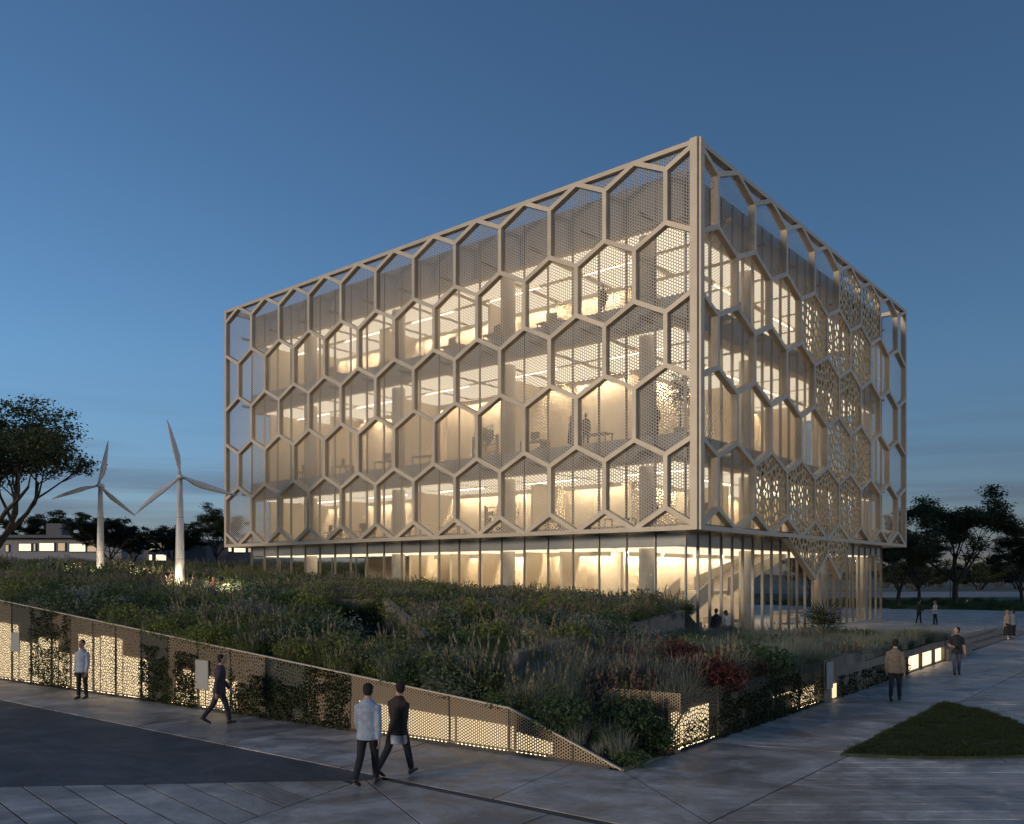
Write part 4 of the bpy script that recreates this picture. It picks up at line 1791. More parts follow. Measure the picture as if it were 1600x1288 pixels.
# ================================================================ TREES
def make_tree(name, seed, H=9.0, spread=4.6, trunk_r=.22, stems=4, split=.22, nleaf=14000, leaf=.22, flat=.35, mt='leaf', levels=3, crown_lift=.0):
    rg = random.Random(seed)
    nr = np.random.default_rng(seed)
    br = MB()
    tips = []

    def grow(p, d, length, r, lev, seg=5):
        pts, rad = [p.copy()], [r]
        cur = p.copy()
        dd = d.copy()
        for i in range(seg):
            dd = (dd + Vector((rg.gauss(0, .13), rg.gauss(0, .13), rg.gauss(.03, .09)))).normalized()
            cur = cur + dd * (length / seg)
            pts.append(cur.copy())
            rad.append(max(.008, r * (1 - .62 * (i + 1) / seg)))
        br.tube(pts, rad, seg=7 if lev < 2 else 5, caps=False)
        if lev >= levels:
            tips.append((pts[-1], dd))
            tips.append((pts[-2], dd))
            return
        n = rg.choice((4, 5)) if lev < levels - 1 else rg.choice((3, 4, 5))
        for k in range(n):
            t = rg.uniform(.35, 1.0) if k else 1.0
            i = min(seg, max(1, int(round(t * seg))))
            base = pts[i]
            az = rg.uniform(0, 2 * math.pi)
            out = Vector((math.cos(az), math.sin(az), rg.uniform(-.1, .55)))
            nd = (dd * rg.uniform(.5, .95) + out * rg.uniform(.55, .95)).normalized()
            if nd.z < -.05:
                nd.z = .02
            grow(base, nd, length * rg.uniform(.52, .74), rad[i] * .72, lev + 1, seg=4)

    th = H * split
    tp = [Vector((0, 0, -.3)), Vector((rg.gauss(0, .03), rg.gauss(0, .03), th * .5)), Vector((rg.gauss(0, .08), rg.gauss(0, .08), th))]
    br.tube(tp, [trunk_r * 1.25, trunk_r, trunk_r * .86], seg=10, caps=False)
    for k in range(stems):
        az = 2 * math.pi * (k + rg.uniform(-.25, .25)) / stems
        el = rg.uniform(.75, 1.6)
        d = Vector((math.cos(az) * spread / H * 1.35, math.sin(az) * spread / H * 1.35, el)).normalized()
        grow(tp[2] - Vector((0, 0, rg.uniform(0, th * .25))), d, (H - th) * rg.uniform(.46, .6), trunk_r * .62, 1)
    T = np.array([tuple(t[0]) for t in tips])
    k = nr.integers(0, len(T), nleaf)
    off = nr.normal(size=(nleaf, 3)) * np.array([.34, .34, .13]) * (H / 9)
    c = T[k] + off
    c = c[c[:, 2] > H * .16]
    v, f = leaf_quads(c, nr.uniform(.6, 1.25, len(c)) * leaf, flat=flat, aspect=.5, rg=nr)
    bm_ = br.mesh('trunk', M['bark'], smooth=True)
    lm = npmesh('crown', v, f, M[mt])
    # normalise height
    top = v[:, 2].max()
    return bm_, lm, H / top


def place_tree(data, loc, rz, scale, label, group='dark garden trees'):
    bm_, lm, k = data
    o = thing('tree', label, 'tree', loc, rz, group)
    o.scale = (scale * k,) * 3
    link('trunk', bm_, o)
    link('crown', lm, o)
    return o


treeA = make_tree('big', 3, H=10, spread=6.2, trunk_r=.26, stems=6, split=.14, nleaf=34000, leaf=.19, levels=3)
treeB = make_tree('garden', 8, H=12, spread=6.5, trunk_r=.26, stems=5, split=.24, nleaf=26000, leaf=.26, levels=3)
treeC = make_tree('garden', 21, H=12, spread=6.0, trunk_r=.24, stems=5, split=.22, nleaf=25000, leaf=.26, levels=3)
treeD = make_tree('far', 33, H=8, spread=5.6, trunk_r=.2, stems=6, split=.16, nleaf=24000, leaf=.27, levels=3, mt='leaf_far')


def tree_at(data, px, pbase, depth, ptop, rz, label, group, H, z=None):
    x = (px - 800) / FPX * depth
    a, b = toAB(x, depth)
    if z is None:
        z = height(a, b) if (a > 36 or b < 0) else 0
    ztop = CAM_Z + (HZ - ptop) / FPX * depth
    return place_tree(data, (x, depth, z), rz, (ztop - z) / H, label, group)


tree_at(treeA, -10, 900, 46, 600, 2.2, 'large spreading tree with low forked trunk at the edge of the slope', 'trees on the slope', 10)
tree_at(treeD, 170, 870, 84, 799, .4, 'dense low tree behind the farther turbine, hiding part of the far houses', 'trees by the far houses', 8)
tree_at(treeD, 208, 870, 96, 822, 1.9, 'low tree leaning out beside the dense tree behind the farther turbine', 'trees by the far houses', 8)
tree_at(treeD, 58, 870, 118, 796, 3.2, 'tree rising behind the long far house near the big tree', 'trees by the far houses', 8)
tree_at(treeD, 272, 872, 88, 812, 4.4, 'tree directly behind the nearer turbine', 'trees by the far houses', 8)
tree_at(treeC, 338, 875, 92, 786, 5.0, 'slim open tree right beside the far end of the honeycomb building', 'trees by the far houses', 12)
tree_at(treeD, 318, 875, 118, 838, 5.6, 'small distant tree between the nearer turbine and the honeycomb building', 'trees by the far houses', 8)
tree_at(treeB, 1493, 952, 90, 765, .3, 'tall open tree above the small spotlight beyond the terrace', 'trees beyond the terrace', 12, 0)
tree_at(treeC, 1404, 950, 86, 800, 2.0, 'tree partly hidden behind the glass end of the building', 'trees beyond the terrace', 12, 0)
tree_at(treeC, 1596, 950, 92, 815, 4.1, 'tree at the picture edge beyond the woman on the steps', 'trees beyond the terrace', 12, 0)
tree_at(treeB, 1436, 950, 112, 838, 3.3, 'smaller tree farther off between the building end and the tall open tree', 'trees beyond the terrace', 12, 0)
tree_at(treeB, 1345, 950, 104, 850, 5.2, 'tree seen through the lobby glass', 'trees beyond the terrace', 12, 0)
tree_at(treeC, 1265, 950, 108, 850, 1.2, 'tree seen through the lobby between the stair and the columns', 'trees beyond the terrace', 12, 0)


for i, (px, d, top, rz) in enumerate(((1425, 190, 872, .2), (1468, 230, 880, 1.4), (1530, 205, 872, 2.2), (1562, 250, 880, 3.1), (1590, 215, 868, 4.0), (1385, 240, 878, 5.0), (1448, 260, 882, .9), (1512, 280, 884, 2.9))):
    tree_at(treeD, px, 900, d, top, rz, 'distant dark tree on the flat land beyond the road', 'distant trees beyond the road', 8, -2.2)


# ================================================================ PLANTING
proto_col = {}


def blade_tuft(seed, n, h, spread, lean, w, mt, plume=None, nplume=0, seg=3):
    rg = np.random.default_rng(seed)
    vs, fs, mi = [], [], []
    for i in range(n):
        az = rg.uniform(0, 2 * math.pi)
        r = spread * math.sqrt(rg.random()) * .5
        bx, by = r * math.cos(az), r * math.sin(az)
        az2 = az + rg.normal() * .7
        ln = lean * rg.uniform(.2, 1.3)
        hh = h * rg.uniform(.55, 1.1)
        ww = w * rg.uniform(.7, 1.3)
        px, py = -math.sin(az2), math.cos(az2)
        b0 = len(vs)
        for s in range(seg + 1):
            t = s / seg
            x = bx + math.cos(az2) * ln * hh * t * t
            y = by + math.sin(az2) * ln * hh * t * t
            z = hh * (t - .35 * ln * t * t * t)
            k = ww * (1 - t) ** .7 * .5
            if s < seg:
                vs += [(x - px * k, y - py * k, z), (x + px * k, y + py * k, z)]
            else:
                vs.append((x, y, z))
        for s in range(seg - 1):
            p = b0 + 2 * s
            fs.append((p, p + 1, p + 3, p + 2))
            mi.append(0)
        p = b0 + 2 * (seg - 1)
        fs.append((p, p + 1, p + 2))
        mi.append(0)
        if plume is not None and i < nplume:
            # feathery head on a taller stalk
            tx, ty = bx + math.cos(az2) * ln * hh * .55, by + math.sin(az2) * ln * hh * .55
            z0 = hh * .75
            for k2 in range(9):
                t = k2 / 8
                zz = z0 + t * h * .40
                cx, cyy = tx + math.cos(az2) * .10 * h * t * t, ty + math.sin(az2) * .10 * h * t * t
                a2 = rg.uniform(0, 2 * math.pi)
                wd = .026 * h * (1 - abs(t - .4)) + .008
                b1 = len(vs)
                vs += [(cx - math.cos(a2) * wd, cyy - math.sin(a2) * wd, zz - .02), (cx + math.cos(a2) * wd, cyy + math.sin(a2) * wd, zz), (cx, cyy, zz + .10 * h)]
                fs.append((b1, b1 + 1, b1 + 2))
                mi.append(1)
    me = bpy.data.meshes.new('tuft')
    me.from_pydata(vs, [], fs)
    me.materials.append(mt)
    if plume is not None:
        me.materials.append(plume)
        me.polygons.foreach_set('material_index', mi)
    return me


def leafy_bush(seed, n, r, h, leaf, mt, mt2=None, frac2=0.0, aspect=.5, flat=.1):
    rg = np.random.default_rng(seed)
    d = rg.normal(size=(n, 3))
    d /= np.linalg.norm(d, axis=1)[:, None]
    rad = rg.random(n) ** .45
    lump = 1 + .28 * np.sin(3 * np.arctan2(d[:, 1], d[:, 0]) + seed) * np.cos(4 * d[:, 2] + seed)
    c = d * (rad * lump)[:, None] * np.array([r, r, h * .55]) + np.array([0, 0, h * .5])
    c[:, 2] = np.maximum(c[:, 2], .02)
    v, f = leaf_quads(c, rg.uniform(.6, 1.3, n) * leaf, aspect=aspect, flat=flat, rg=rg)
    if mt2 is None:
        return npmesh('bush', v, f, mt)
    top = (c[:, 2] > h * .55) & (rg.random(n) < frac2)
    return npmesh('bush', v, f, [mt, mt2], mi=top.astype(int))


M['g_olive'] = leafmat('grass_olive', (0.152, 0.193, 0.062), .5)
M['g_green'] = leafmat('grass_green', (0.095, 0.164, 0.057), .4)
M['g_tan'] = leafmat('grass_tan', (0.207, 0.207, 0.103), .4)
M['g_silver'] = leafmat('grass_silver', (0.250, 0.269, 0.200), .3)
M['plume'] = leafmat('plume', (0.21, 0.185, 0.12), .3)
M['plume_rose'] = leafmat('plume_rose', (0.17, 0.125, 0.10), .3)
M['bush_green'] = leafmat('bush_green', (0.066, 0.103, 0.040), .4)
M['bush_lime'] = leafmat('bush_lime', (0.166, 0.194, 0.049), .35)
M['bush_silver'] = leafmat('bush_silver', (0.244, 0.263, 0.213), .25)
M['bush_red'] = leafmat('bush_red', (0.115, 0.034, 0.028), .4)
M['flower'] = leafmat('flower_mauve', (0.17, 0.10, 0.15), .3)
M['turf'] = leafmat('turf_blade', (0.048, 0.066, 0.024), .4)

KINDS_ = {
    'olive_grass': [blade_tuft(s, 120, .50, .42, 1.0, .013, M['g_olive']) for s in (1, 2, 3)],
    'green_grass': [blade_tuft(s, 130, .46, .44, 1.1, .014, M['g_green']) for s in (4, 5)],
    'tan_feather_grass': [blade_tuft(s, 90, .62, .34, .7, .012, M['g_tan'], M['plume'], 8) for s in (6, 7)],
    'rose_feather_grass': [blade_tuft(s, 90, .56, .36, .8, .012, M['g_olive'], M['plume_rose'], 10) for s in (16, 17)],
    'silver_grass': [blade_tuft(s, 130, .66, .40, .75, .013, M['g_silver']) for s in (8, 9)],
    'low_foliage': [leafy_bush(s, 420, .44, .46, .075, M['bush_green']) for s in (10, 11)],
    'lime_foliage': [leafy_bush(s, 420, .42, .46, .065, M['bush_lime']) for s in (12, 13)],
    'silver_foliage': [leafy_bush(s, 460, .42, .42, .05, M['bush_silver'], aspect=.35) for s in (14, 15)],
    'red_foliage': [leafy_bush(s, 420, .42, .40, .06, M['bush_red']) for s in (18, 19)],
    'mauve_flowers': [leafy_bush(s, 420, .40, .44, .05, M['bush_green'], M['flower'], .6) for s in (20, 21)],
    'turf': [blade_tuft(s, 46, .10, .22, .7, .008, M['turf'], seg=2) for s in (22, 23)],
}


def scatter(name, label, kindname, pts):
    """pts rows: x y z scale rot; one object whose points carry the plants"""
    if not len(pts):
        return
    pts = np.asarray(pts, np.float32)
    c = bpy.data.collections.new('plant_' + kindname)
    for me in KINDS_[kindname]:
        c.objects.link(bpy.data.objects.new('plant_' + kindname, me))
    me = bpy.data.meshes.new(name)
    me.vertices.add(len(pts))
    me.vertices.foreach_set('co', np.ascontiguousarray(pts[:, :3]).ravel())
    for nm, colm in (('scl', 3), ('rot', 4)):
        at_ = me.attributes.new(nm, 'FLOAT', 'POINT')
        at_.data.foreach_set('value', np.ascontiguousarray(pts[:, colm]))
    o = link(name, me)
    o['kind'] = 'stuff'
    o['label'] = label
    o['category'] = 'plants'
    ng = bpy.data.node_groups.new('scatter_' + name, 'GeometryNodeTree')
    ng.interface.new_socket('Geometry', in_out='INPUT', socket_type='NodeSocketGeometry')
    ng.interface.new_socket('Geometry', in_out='OUTPUT', socket_type='NodeSocketGeometry')
    N, Lk = ng.nodes, ng.links
    gi, go = N.new('NodeGroupInput'), N.new('NodeGroupOutput')
    ip = N.new('GeometryNodeInstanceOnPoints')
    ci = N.new('GeometryNodeCollectionInfo')
    ci.inputs['Collection'].default_value = c
    ci.inputs['Separate Children'].default_value = True
    ci.inputs['Reset Children'].default_value = True
    a1 = N.new('GeometryNodeInputNamedAttribute')
    a1.data_type = 'FLOAT'
    a1.inputs[0].default_value = 'scl'
    a2 = N.new('GeometryNodeInputNamedAttribute')
    a2.data_type = 'FLOAT'
    a2.inputs[0].default_value = 'rot'
    cx = N.new('ShaderNodeCombineXYZ')
    Lk.new(a2.outputs[0], cx.inputs[2])
    Lk.new(gi.outputs[0], ip.inputs['Points'])
    Lk.new(ci.outputs[0], ip.inputs['Instance'])
    ip.inputs['Pick Instance'].default_value = True
    Lk.new(cx.outputs[0], ip.inputs['Rotation'])
    Lk.new(a1.outputs[0], ip.inputs['Scale'])
    Lk.new(ip.outputs[0], go.inputs[0])
    md = o.modifiers.new('scatter', 'NODES')
    md.node_group = ng
    return o


def in_frustum(x, y):
    return y > 4 and abs(x / y) < .70


buckets = {k: [] for k in KINDS_}
prng = random.Random(99)


def choose(a, b):
    """patchy drift planting"""
    n1 = noise.noise(Vector((a * .16, b * .22, 1.3)))
    n2 = noise.noise(Vector((a * .33 + 20, b * .45, 7.7)))
    n3 = noise.noise(Vector((a * .9, b * .9, 4.2)))
    r = prng.random()
    if a < LINE_A(b) + .3 and -16.5 < b < -12.6 and a < -5.0 - .25 * (b + 15) and n3 > -.15 and r < .6:
        return 'red_foliage'
    if n2 > .46:
        return 'mauve_flowers' if r < .55 else 'rose_feather_grass'
    if n2 < -.34:
        return 'silver_foliage' if r < .6 else 'low_foliage'
    if a < LINE_A(b):
        if b > -14.5 and r < .55 and n3 > -.35:
            return 'silver_grass'
        if n1 > -.05:
            return 'silver_grass' if r < .7 else ('tan_feather_grass' if r < .8 else 'green_grass')
        return 'lime_foliage' if n3 > .2 and r < .6 else ('green_grass' if r < .5 else 'olive_grass')
    if n1 > .30:
        return 'tan_feather_grass' if r < .30 else ('olive_grass' if r < .65 else 'lime_foliage')
    if n1 > .10:
        return 'rose_feather_grass' if r < .14 else ('silver_grass' if r < .42 else ('olive_grass' if r < .7 else 'lime_foliage'))
    if n1 > -.12:
        return ('low_foliage' if r < .4 else ('tan_feather_grass' if r < .7 else 'silver_grass')) if n3 > .05 else ('green_grass' if r < .55 else 'olive_grass')
    if n1 > -.30:
        return 'lime_foliage' if r < .45 else ('olive_grass' if r < .8 else 'tan_feather_grass')
    return 'low_foliage' if r < .35 else ('green_grass' if r < .7 else 'silver_grass')


CUT_C, CUT_D = Vector((2.5, -16.0)), Vector((7.3, 4.9)).normalized()


def try_plant(a, b, smul=1.0):
    P = AB(a, b)
    if not in_frustum(P.x, P.y):
        return
    c = Vector((a, b)) - CUT_C
    u, w = c.dot(CUT_D), c.dot(Vector((-CUT_D.y, CUT_D.x)))
    if -3.5 < u < 4.6 and -.1 < w < .35:
        return
    if -2.2 < u < 4.3 and -1.6 < w < .35:
        return
    k = choose(a, b)
    z = height(a, b)
    s = prng.choice((.55, .8, .9, 1.0, 1.15, 1.45)) * prng.uniform(.85, 1.12) * smul * (1 + .4 * noise.noise(Vector((a * .5, b * .5, 2))))
    if 'foliage' in k:
        s *= 1.22
    if b < b_wall(a) + .45:
        s *= .75
    if a < -7 and b < -18.2:
        s *= .8
    if a < LINE_A(b) and b > -9:
        s *= .6 if a > -4.6 else .74
    buckets[k].append((P.x, P.y, z - .03, s, prng.uniform(0, 6.28)))


# near slope
n_try = 0
for i in range(14500):
    a = prng.uniform(-9.0, 26)
    b = prng.uniform(-23.5, 4.6)
    if b < b_wall(a) + .2 or b > b_back(a) - .12:
        continue
    if a > 8 and prng.random() < .25:
        continue
    try_plant(a, b)
for i in range(1500):
    a = prng.uniform(-9.0, -1.5)
    b = prng.uniform(-18, 4.6)
    if b > b_back(a) - .12 or a > LINE_A(b):
        continue
    try_plant(a, b)
for i in range(5200):
    a = prng.uniform(26, 70)
    b = prng.uniform(-27, 30)
    if b < b_wall(a) + .2 or (a < 38.5 and b > 1.2):
        continue
    try_plant(a, b, 1.15)
for i in range(4200):
    a = prng.uniform(60, 130)
    b = prng.uniform(-25, 90)
    if b < b_wall(a) + .2:
        continue
    try_plant(a, b, 1.15)
# verge shrubs beyond the terrace
for i in range(1500):
    x, y = prng.uniform(30, 82), prng.uniform(80, 104)
    if not in_frustum(x, y):
        continue
    k = prng.choice(['low_foliage', 'low_foliage', 'green_grass', 'olive_grass'])
    buckets[k].append((x, y, .08, prng.uniform(.9, 1.9) * (1.0 if noise.noise(Vector((x * .2, y * .2, 0))) > 0 else .6), prng.uniform(0, 6.28)))
LABELS = {
    'olive_grass': 'olive green grass tufts spread over the planted slope', 'green_grass': 'fresh green arching grass among the slope planting',
    'tan_feather_grass': 'tan grass with pale feathery plumes on the slope', 'rose_feather_grass': 'grass with rose tinted plumes in drifts on the slope',
    'silver_grass': 'silvery upright grass massed in the lower planter', 'low_foliage': 'dark green low leafy ground cover on the slope',
    'lime_foliage': 'yellow green leafy ground cover on the slope', 'silver_foliage': 'grey silver small leaved ground cover in patches',
    'red_foliage': 'red leaved ground cover near the front planter corner', 'mauve_flowers': 'mauve flowering ground cover in drifts on the slope'}
for k, lb in LABELS.items():
    scatter(k, lb, k, buckets[k])
# turf on the lawn
tp = []
lx = [p[0] for p in LAWN]
ly = [p[1] for p in LAWN]
Lc = ccw(LAWN)


Lm = (sum(lx) / len(lx), sum(ly) / len(ly))
Li = [(Lm[0] + (p_[0] - Lm[0]) * .985, Lm[1] + (p_[1] - Lm[1]) * .98) for p_ in Lc]


def inside(p, poly):
    c = False
    for i in range(len(poly)):
        p0, p1 = poly[i], poly[i - 1]
        if (p0[1] > p[1]) != (p1[1] > p[1]) and p[0] < (p1[0] - p0[0]) * (p[1] - p0[1]) / (p1[1] - p0[1]) + p0[0]:
            c = not c
    return c


while len(tp) < 4200:
    p = (prng.uniform(min(lx), max(lx)), prng.uniform(min(ly), max(ly)))
    if inside(p, Li):
        tp.append((p[0], p[1], .045, prng.uniform(.45, 1.0) * (1 + .5 * noise.noise(Vector((p[0] * .8, p[1] * .8, 0)))), prng.uniform(0, 6.28)))
scatter('turf_grass', 'short dark turf on the triangular lawn', 'turf', tp)


# ---- single plants that stand out
def rosette(name, n, L, w, mt, up=.35, seed=0, seg=4, stalk=0.0):
    rg = random.Random(seed)
    m = MB()
    for i in range(n):
        az = i * 2.399 + rg.uniform(-.2, .2)
        el = up + (1.45 - up) * (1 - i / n) ** 1.4
        ln = L * rg.uniform(.75, 1.05)
        dx, dy = math.cos(az), math.sin(az)
        px, py = -dy, dx
        vs = []
        for s in range(seg + 1):
            t = s / seg
            r = ln * t * math.cos(el) + .02
            z = stalk + ln * t * math.sin(el) - .25 * ln * t * t * math.cos(el)
            k = w * (.5 + 1.2 * t * (1 - t)) * (1 - t * .92) * .9
            vs += [(dx * r - px * k, dy * r - py * k, z), (dx * r, dy * r, z - k * .45), (dx * r + px * k, dy * r + py * k, z)]
        fs = []
        for s in range(seg):
            p = 3 * s
            fs += [(p, p + 1, p + 4, p + 3), (p + 1, p + 2, p + 5, p + 4)]
        m.add(vs, fs)
    return m.mesh(name, mt, smooth=True)


M['yucca'] = leafmat('yucca_leaf', (0.075, 0.090, 0.060), .25, rough=.45)
M['palm'] = leafmat('palm_leaf', (0.030, 0.042, 0.020), .3, rough=.45)


def fan_palm(loc, label):
    o = thing('fan_palm', label, 'palm', loc, 0)
    o.scale = (1.25, 1.25, 1.25)
    rg = random.Random(4)
    m = MB()
    m.tube([(0, 0, -.1), (0, 0, .30)], [.17, .13], seg=10)
    link('trunk', m.mesh('trunk', M['bark']), o)
    for i in range(16):
        az = i * 2.399
        el = .12 + 1.2 * (i / 16)
        ln = rg.uniform(.35, .6)
        d = Vector((math.cos(az) * math.cos(el), math.sin(az) * math.cos(el), math.sin(el)))
        tip = Vector((0, 0, .28)) + d * ln
        m = MB()
        m.tube([Vector((0, 0, .26)), tip], [.014, .010], seg=5)
        side = d.cross(Vector((0, 0, 1))).normalized()
        upv = side.cross(d)
        for k in range(11):
            q = (k - 5) / 5 * 1.2
            dd = d * math.cos(q) + side * math.sin(q)
            le = .80 * (1 - .2 * abs(q)) * rg.uniform(.9, 1.1)
            pp = dd.cross(upv).normalized() * .020
            e = tip + dd * le - Vector((0, 0, .07))
            mid = tip + dd * le * .5
            m.add([tip - pp * .3, tip + pp * .3, mid + pp, mid - pp, e], [(0, 1, 2, 3), (3, 2, 4)])
        link('frond', m.mesh('frond', M['palm']), o)
    return o


pp = gp(1288, 1000, .9)
fan_palm((pp.x, pp.y, hz(pp.x, pp.y) - .05), 'dark fan palm rising over the planter in front of the lobby glass')


def single(name, label, cat, px, py, z, me_fn, scale=1.0, rz=0.0, part='foliage', group=None):
    p = gp(px, py, z)
    o = thing(name, label, cat, (p.x, p.y, hz(p.x, p.y) - .03), rz, group)
    o.scale = (scale,) * 3
    link(part, me_fn(), o)
    return o


single('yucca', 'spiky grey green yucca behind the tapering end of the bronze wall', 'plant', 842, 1098, 1.0, lambda: rosette('foliage', 70, .62, .030, M['yucca'], .15, 1), 1.0)
single('yucca', 'pale spiky yucca half way up the slope left of the red shrubs', 'plant', 926, 1062, 1.2, lambda: rosette('foliage', 48, .66, .030, M['yucca'], .3, 2), 1.0)
single('agave', 'broad leaved agave low in the planting at the pointed front corner', 'plant', 928, 1112, .8, lambda: rosette('foliage', 26, .50, .06, M['yucca'], .25, 5), .9)


def shrub_mesh(seed, n, r, h, leaf, mt, mt2=None, f2=0.0):
    return leafy_bush(seed, n, r, h, leaf, M[mt], M[mt2] if mt2 else None, f2)


SH = [
    ('shrub', 'big dark leafy shrub filling the pointed front corner', 975, 1130, .6, 'bush_green', .80, .9, 2200, .10),
    ('shrub', 'dark shrub pressed against the lit return panel of the planter', 1026, 1150, .4, 'bush_green', .42, .7, 1300, .09),
    ('shrub', 'low bright green mat spilling to the paving at the corner', 985, 1180, .2, 'bush_green', .45, .3, 900, .06),
    ('shrub', 'dark rounded shrub just behind the yucca', 878, 1105, 1.0, 'bush_green', .7, .8, 1400, .09),
    ('red_shrub', 'deep red shrub above the front corner, biggest of the red ones', 1010, 1072, 1.1, 'bush_red', .75, .62, 1700, .07),
    ('red_shrub', 'red shrub next to the planter wall edge', 1085, 1073, 1.1, 'bush_red', .62, .55, 1300, .07),
    ('red_shrub', 'small red shrub up the slope above the lit wall panels', 205, 972, 2.1, 'bush_red', .6, .45, 900, .07),
    ('silver_shrub', 'pale silver shrub behind the heads of the strolling pair', 582, 1040, 1.4, 'bush_silver', .60, .62, 1700, .055),
    ('silver_shrub', 'pale silver shrub below the sunken stair edge', 640, 1022, 1.5, 'bush_silver', .50, .5, 1200, .055),
    ('silver_shrub', 'pale silver tuft high on the slope below the glass', 770, 960, 2.0, 'bush_silver', .5, .5, 1000, .055),
    ('flowering_shrub', 'mauve flowering shrub in the middle of the slope right of the sunken stair', 745, 990, 1.8, 'bush_green', .7, .5, 1400, .06),
    ('flowering_shrub', 'mauve flowering shrub near the top of the slope by the left bays', 520, 935, 2.4, 'bush_green', .8, .5, 1200, .07),
]
for i, (nm, lb, px, py, z, mt, r, h, n, lf) in enumerate(SH):
    fm = (lambda mt=mt, r=r, h=h, n=n, lf=lf, i=i, nm=nm: shrub_mesh(40 + i, n, r, h, lf, mt, 'flower' if nm == 'flowering_shrub' else None, .65))
    single(nm, lb, 'shrub', px, py, z, fm, group='shrubs that stand out on the slope')
TG = [
    ('tall tan grass clump right of the wall where the light ends', 775, 1072, 1.1, 'tan_feather_grass', 1.7),
    ('tall arching grass clump beside the tiny garden light', 822, 1045, 1.3, 'tan_feather_grass', 1.6),
    ('tall dry grass clump in front of the terrace wall end', 870, 1030, 1.4, 'tan_feather_grass', 1.5),
    ('tall silver grass clump in the lower planter by the wall top', 1150, 1062, 1.05, 'silver_grass', 1.5),
    ('tall silver grass clump in the lower planter, below the standing couple', 1105, 1030, 1.05, 'silver_grass', 1.35),
    ('tall silver grass clump in the lower planter, nearest the board', 1240, 1035, 1.05, 'silver_grass', 1.3),
]
for i, (lb, px, py, z, k, s) in enumerate(TG):
    single('tall_grass', lb, 'grass clump', px, py, z, lambda k=k, i=i: KINDS_[k][i % 2], s, i * 1.3, 'blades', 'tall grass clumps')


# ================================================================ FAR HOUSES
def far_house(label, d, px0, px1, py_roof, py_base, wins, wall='farwall', thick=9.0, roof_over=.5, roof_h=.35, extras=()):
    X = lambda px: (px - 800) / FPX * d
    Z = lambda py: CAM_Z + (HZ - py) / FPX * d
    x0, x1, zt, zb = X(px0), X(px1), Z(py_roof), Z(py_base) - 1.2
    o = thing('house', label, 'building', ((x0 + x1) / 2, d, zb), 0, 'low houses beyond the slope')
    cx = (x0 + x1) / 2
    L = lambda x: x - cx
    link('wall', boxmesh('wall', L(x0), L(x1), 0, thick, 0, zt - zb, M[wall]), o)
    link('roof', boxmesh('roof', L(x0) - roof_over, L(x1) + roof_over, -roof_over * 1.6, thick + roof_over, zt - zb + .003, zt - zb + roof_h, M['fardark']), o)
    for (a, b, t, bt, mt) in wins:
        wx0, wx1, wz1, wz0 = L(X(a)), L(X(b)), Z(t) - zb, Z(bt) - zb
        m = MB()
        f = .08
        m.box(wx0 - f, wx0, -.12, -.003, wz0 - f, wz1 + f)
        m.box(wx1, wx1 + f, -.12, -.003, wz0 - f, wz1 + f)
        m.box(wx0, wx1, -.12, -.003, wz1, wz1 + f)
        m.box(wx0, wx1, -.12, -.003, wz0 - f, wz0)
        w = link('window', m.mesh('window', M['fardark']), o)
        n = max(1, int(round((wx1 - wx0) / 1.6)))
        for k in range(n):
            p0 = wx0 + (wx1 - wx0) * k / n
            p1 = wx0 + (wx1 - wx0) * (k + 1) / n
            link('pane', boxmesh('pane', p0 + (.03 if k else 0), p1 - (.03 if k < n - 1 else 0), -.05, -.006, wz0, wz1, M[mt]), w)
    for (a, b, t, bt, mt, yy) in extras:
        link('roof_block', boxmesh('roof_block', L(X(a)), L(X(b)), yy, yy + 3, Z(bt) - zb, Z(t) - zb, M[mt]), o)
    return o


far_house('long low grey house with lit windows behind the farther turbine', 104, -30, 190, 841, 872,
          [(9, 14, 852, 862, 'farwin2'), (30, 49, 850, 861, 'farwin'), (53, 56, 850, 861, 'farwin2'), (62, 85, 849, 861, 'farwin'), (91, 102, 849, 861, 'farwin2'), (109, 134, 850, 862, 'farwin'), (137, 151, 850, 862, 'farwin2')],
          extras=((44, 69, 815, 838.5, 'fardark', 4), (90, 118, 823, 838.5, 'farwall2', 5), (112, 150, 829, 838.5, 'farwall', 6)))
far_house('two storey grey house with lit windows between the two turbines', 112, 196, 285, 845, 880,
          [(210, 223, 850, 861, 'farwin'), (226, 231, 850, 860, 'farwin'), (233, 244, 849, 860, 'farwin'), (246, 253, 849, 859, 'farwin2'), (255, 269, 848, 857, 'farwin'), (233, 238, 867, 876, 'farwin'), (244, 260, 867, 876, 'farwin')],
          extras=((222, 230, 833, 841.5, 'farwin2', 3), (230, 250, 834, 841.5, 'fardark', 4)))
far_house('dark flat roofed shed behind the nearer turbine', 100, 289, 322, 848, 872, [], 'fardark')
far_house('grey house with a row of lit windows under the far end of the honeycomb screen', 108, 318, 430, 851, 880,
          [(323, 329, 855, 862, 'farwin'), (335, 341, 855, 864, 'farwin'), (346, 362, 855, 862, 'farwin'), (366, 384, 855, 863, 'farwin'), (388, 402, 855, 863, 'farwin2')])

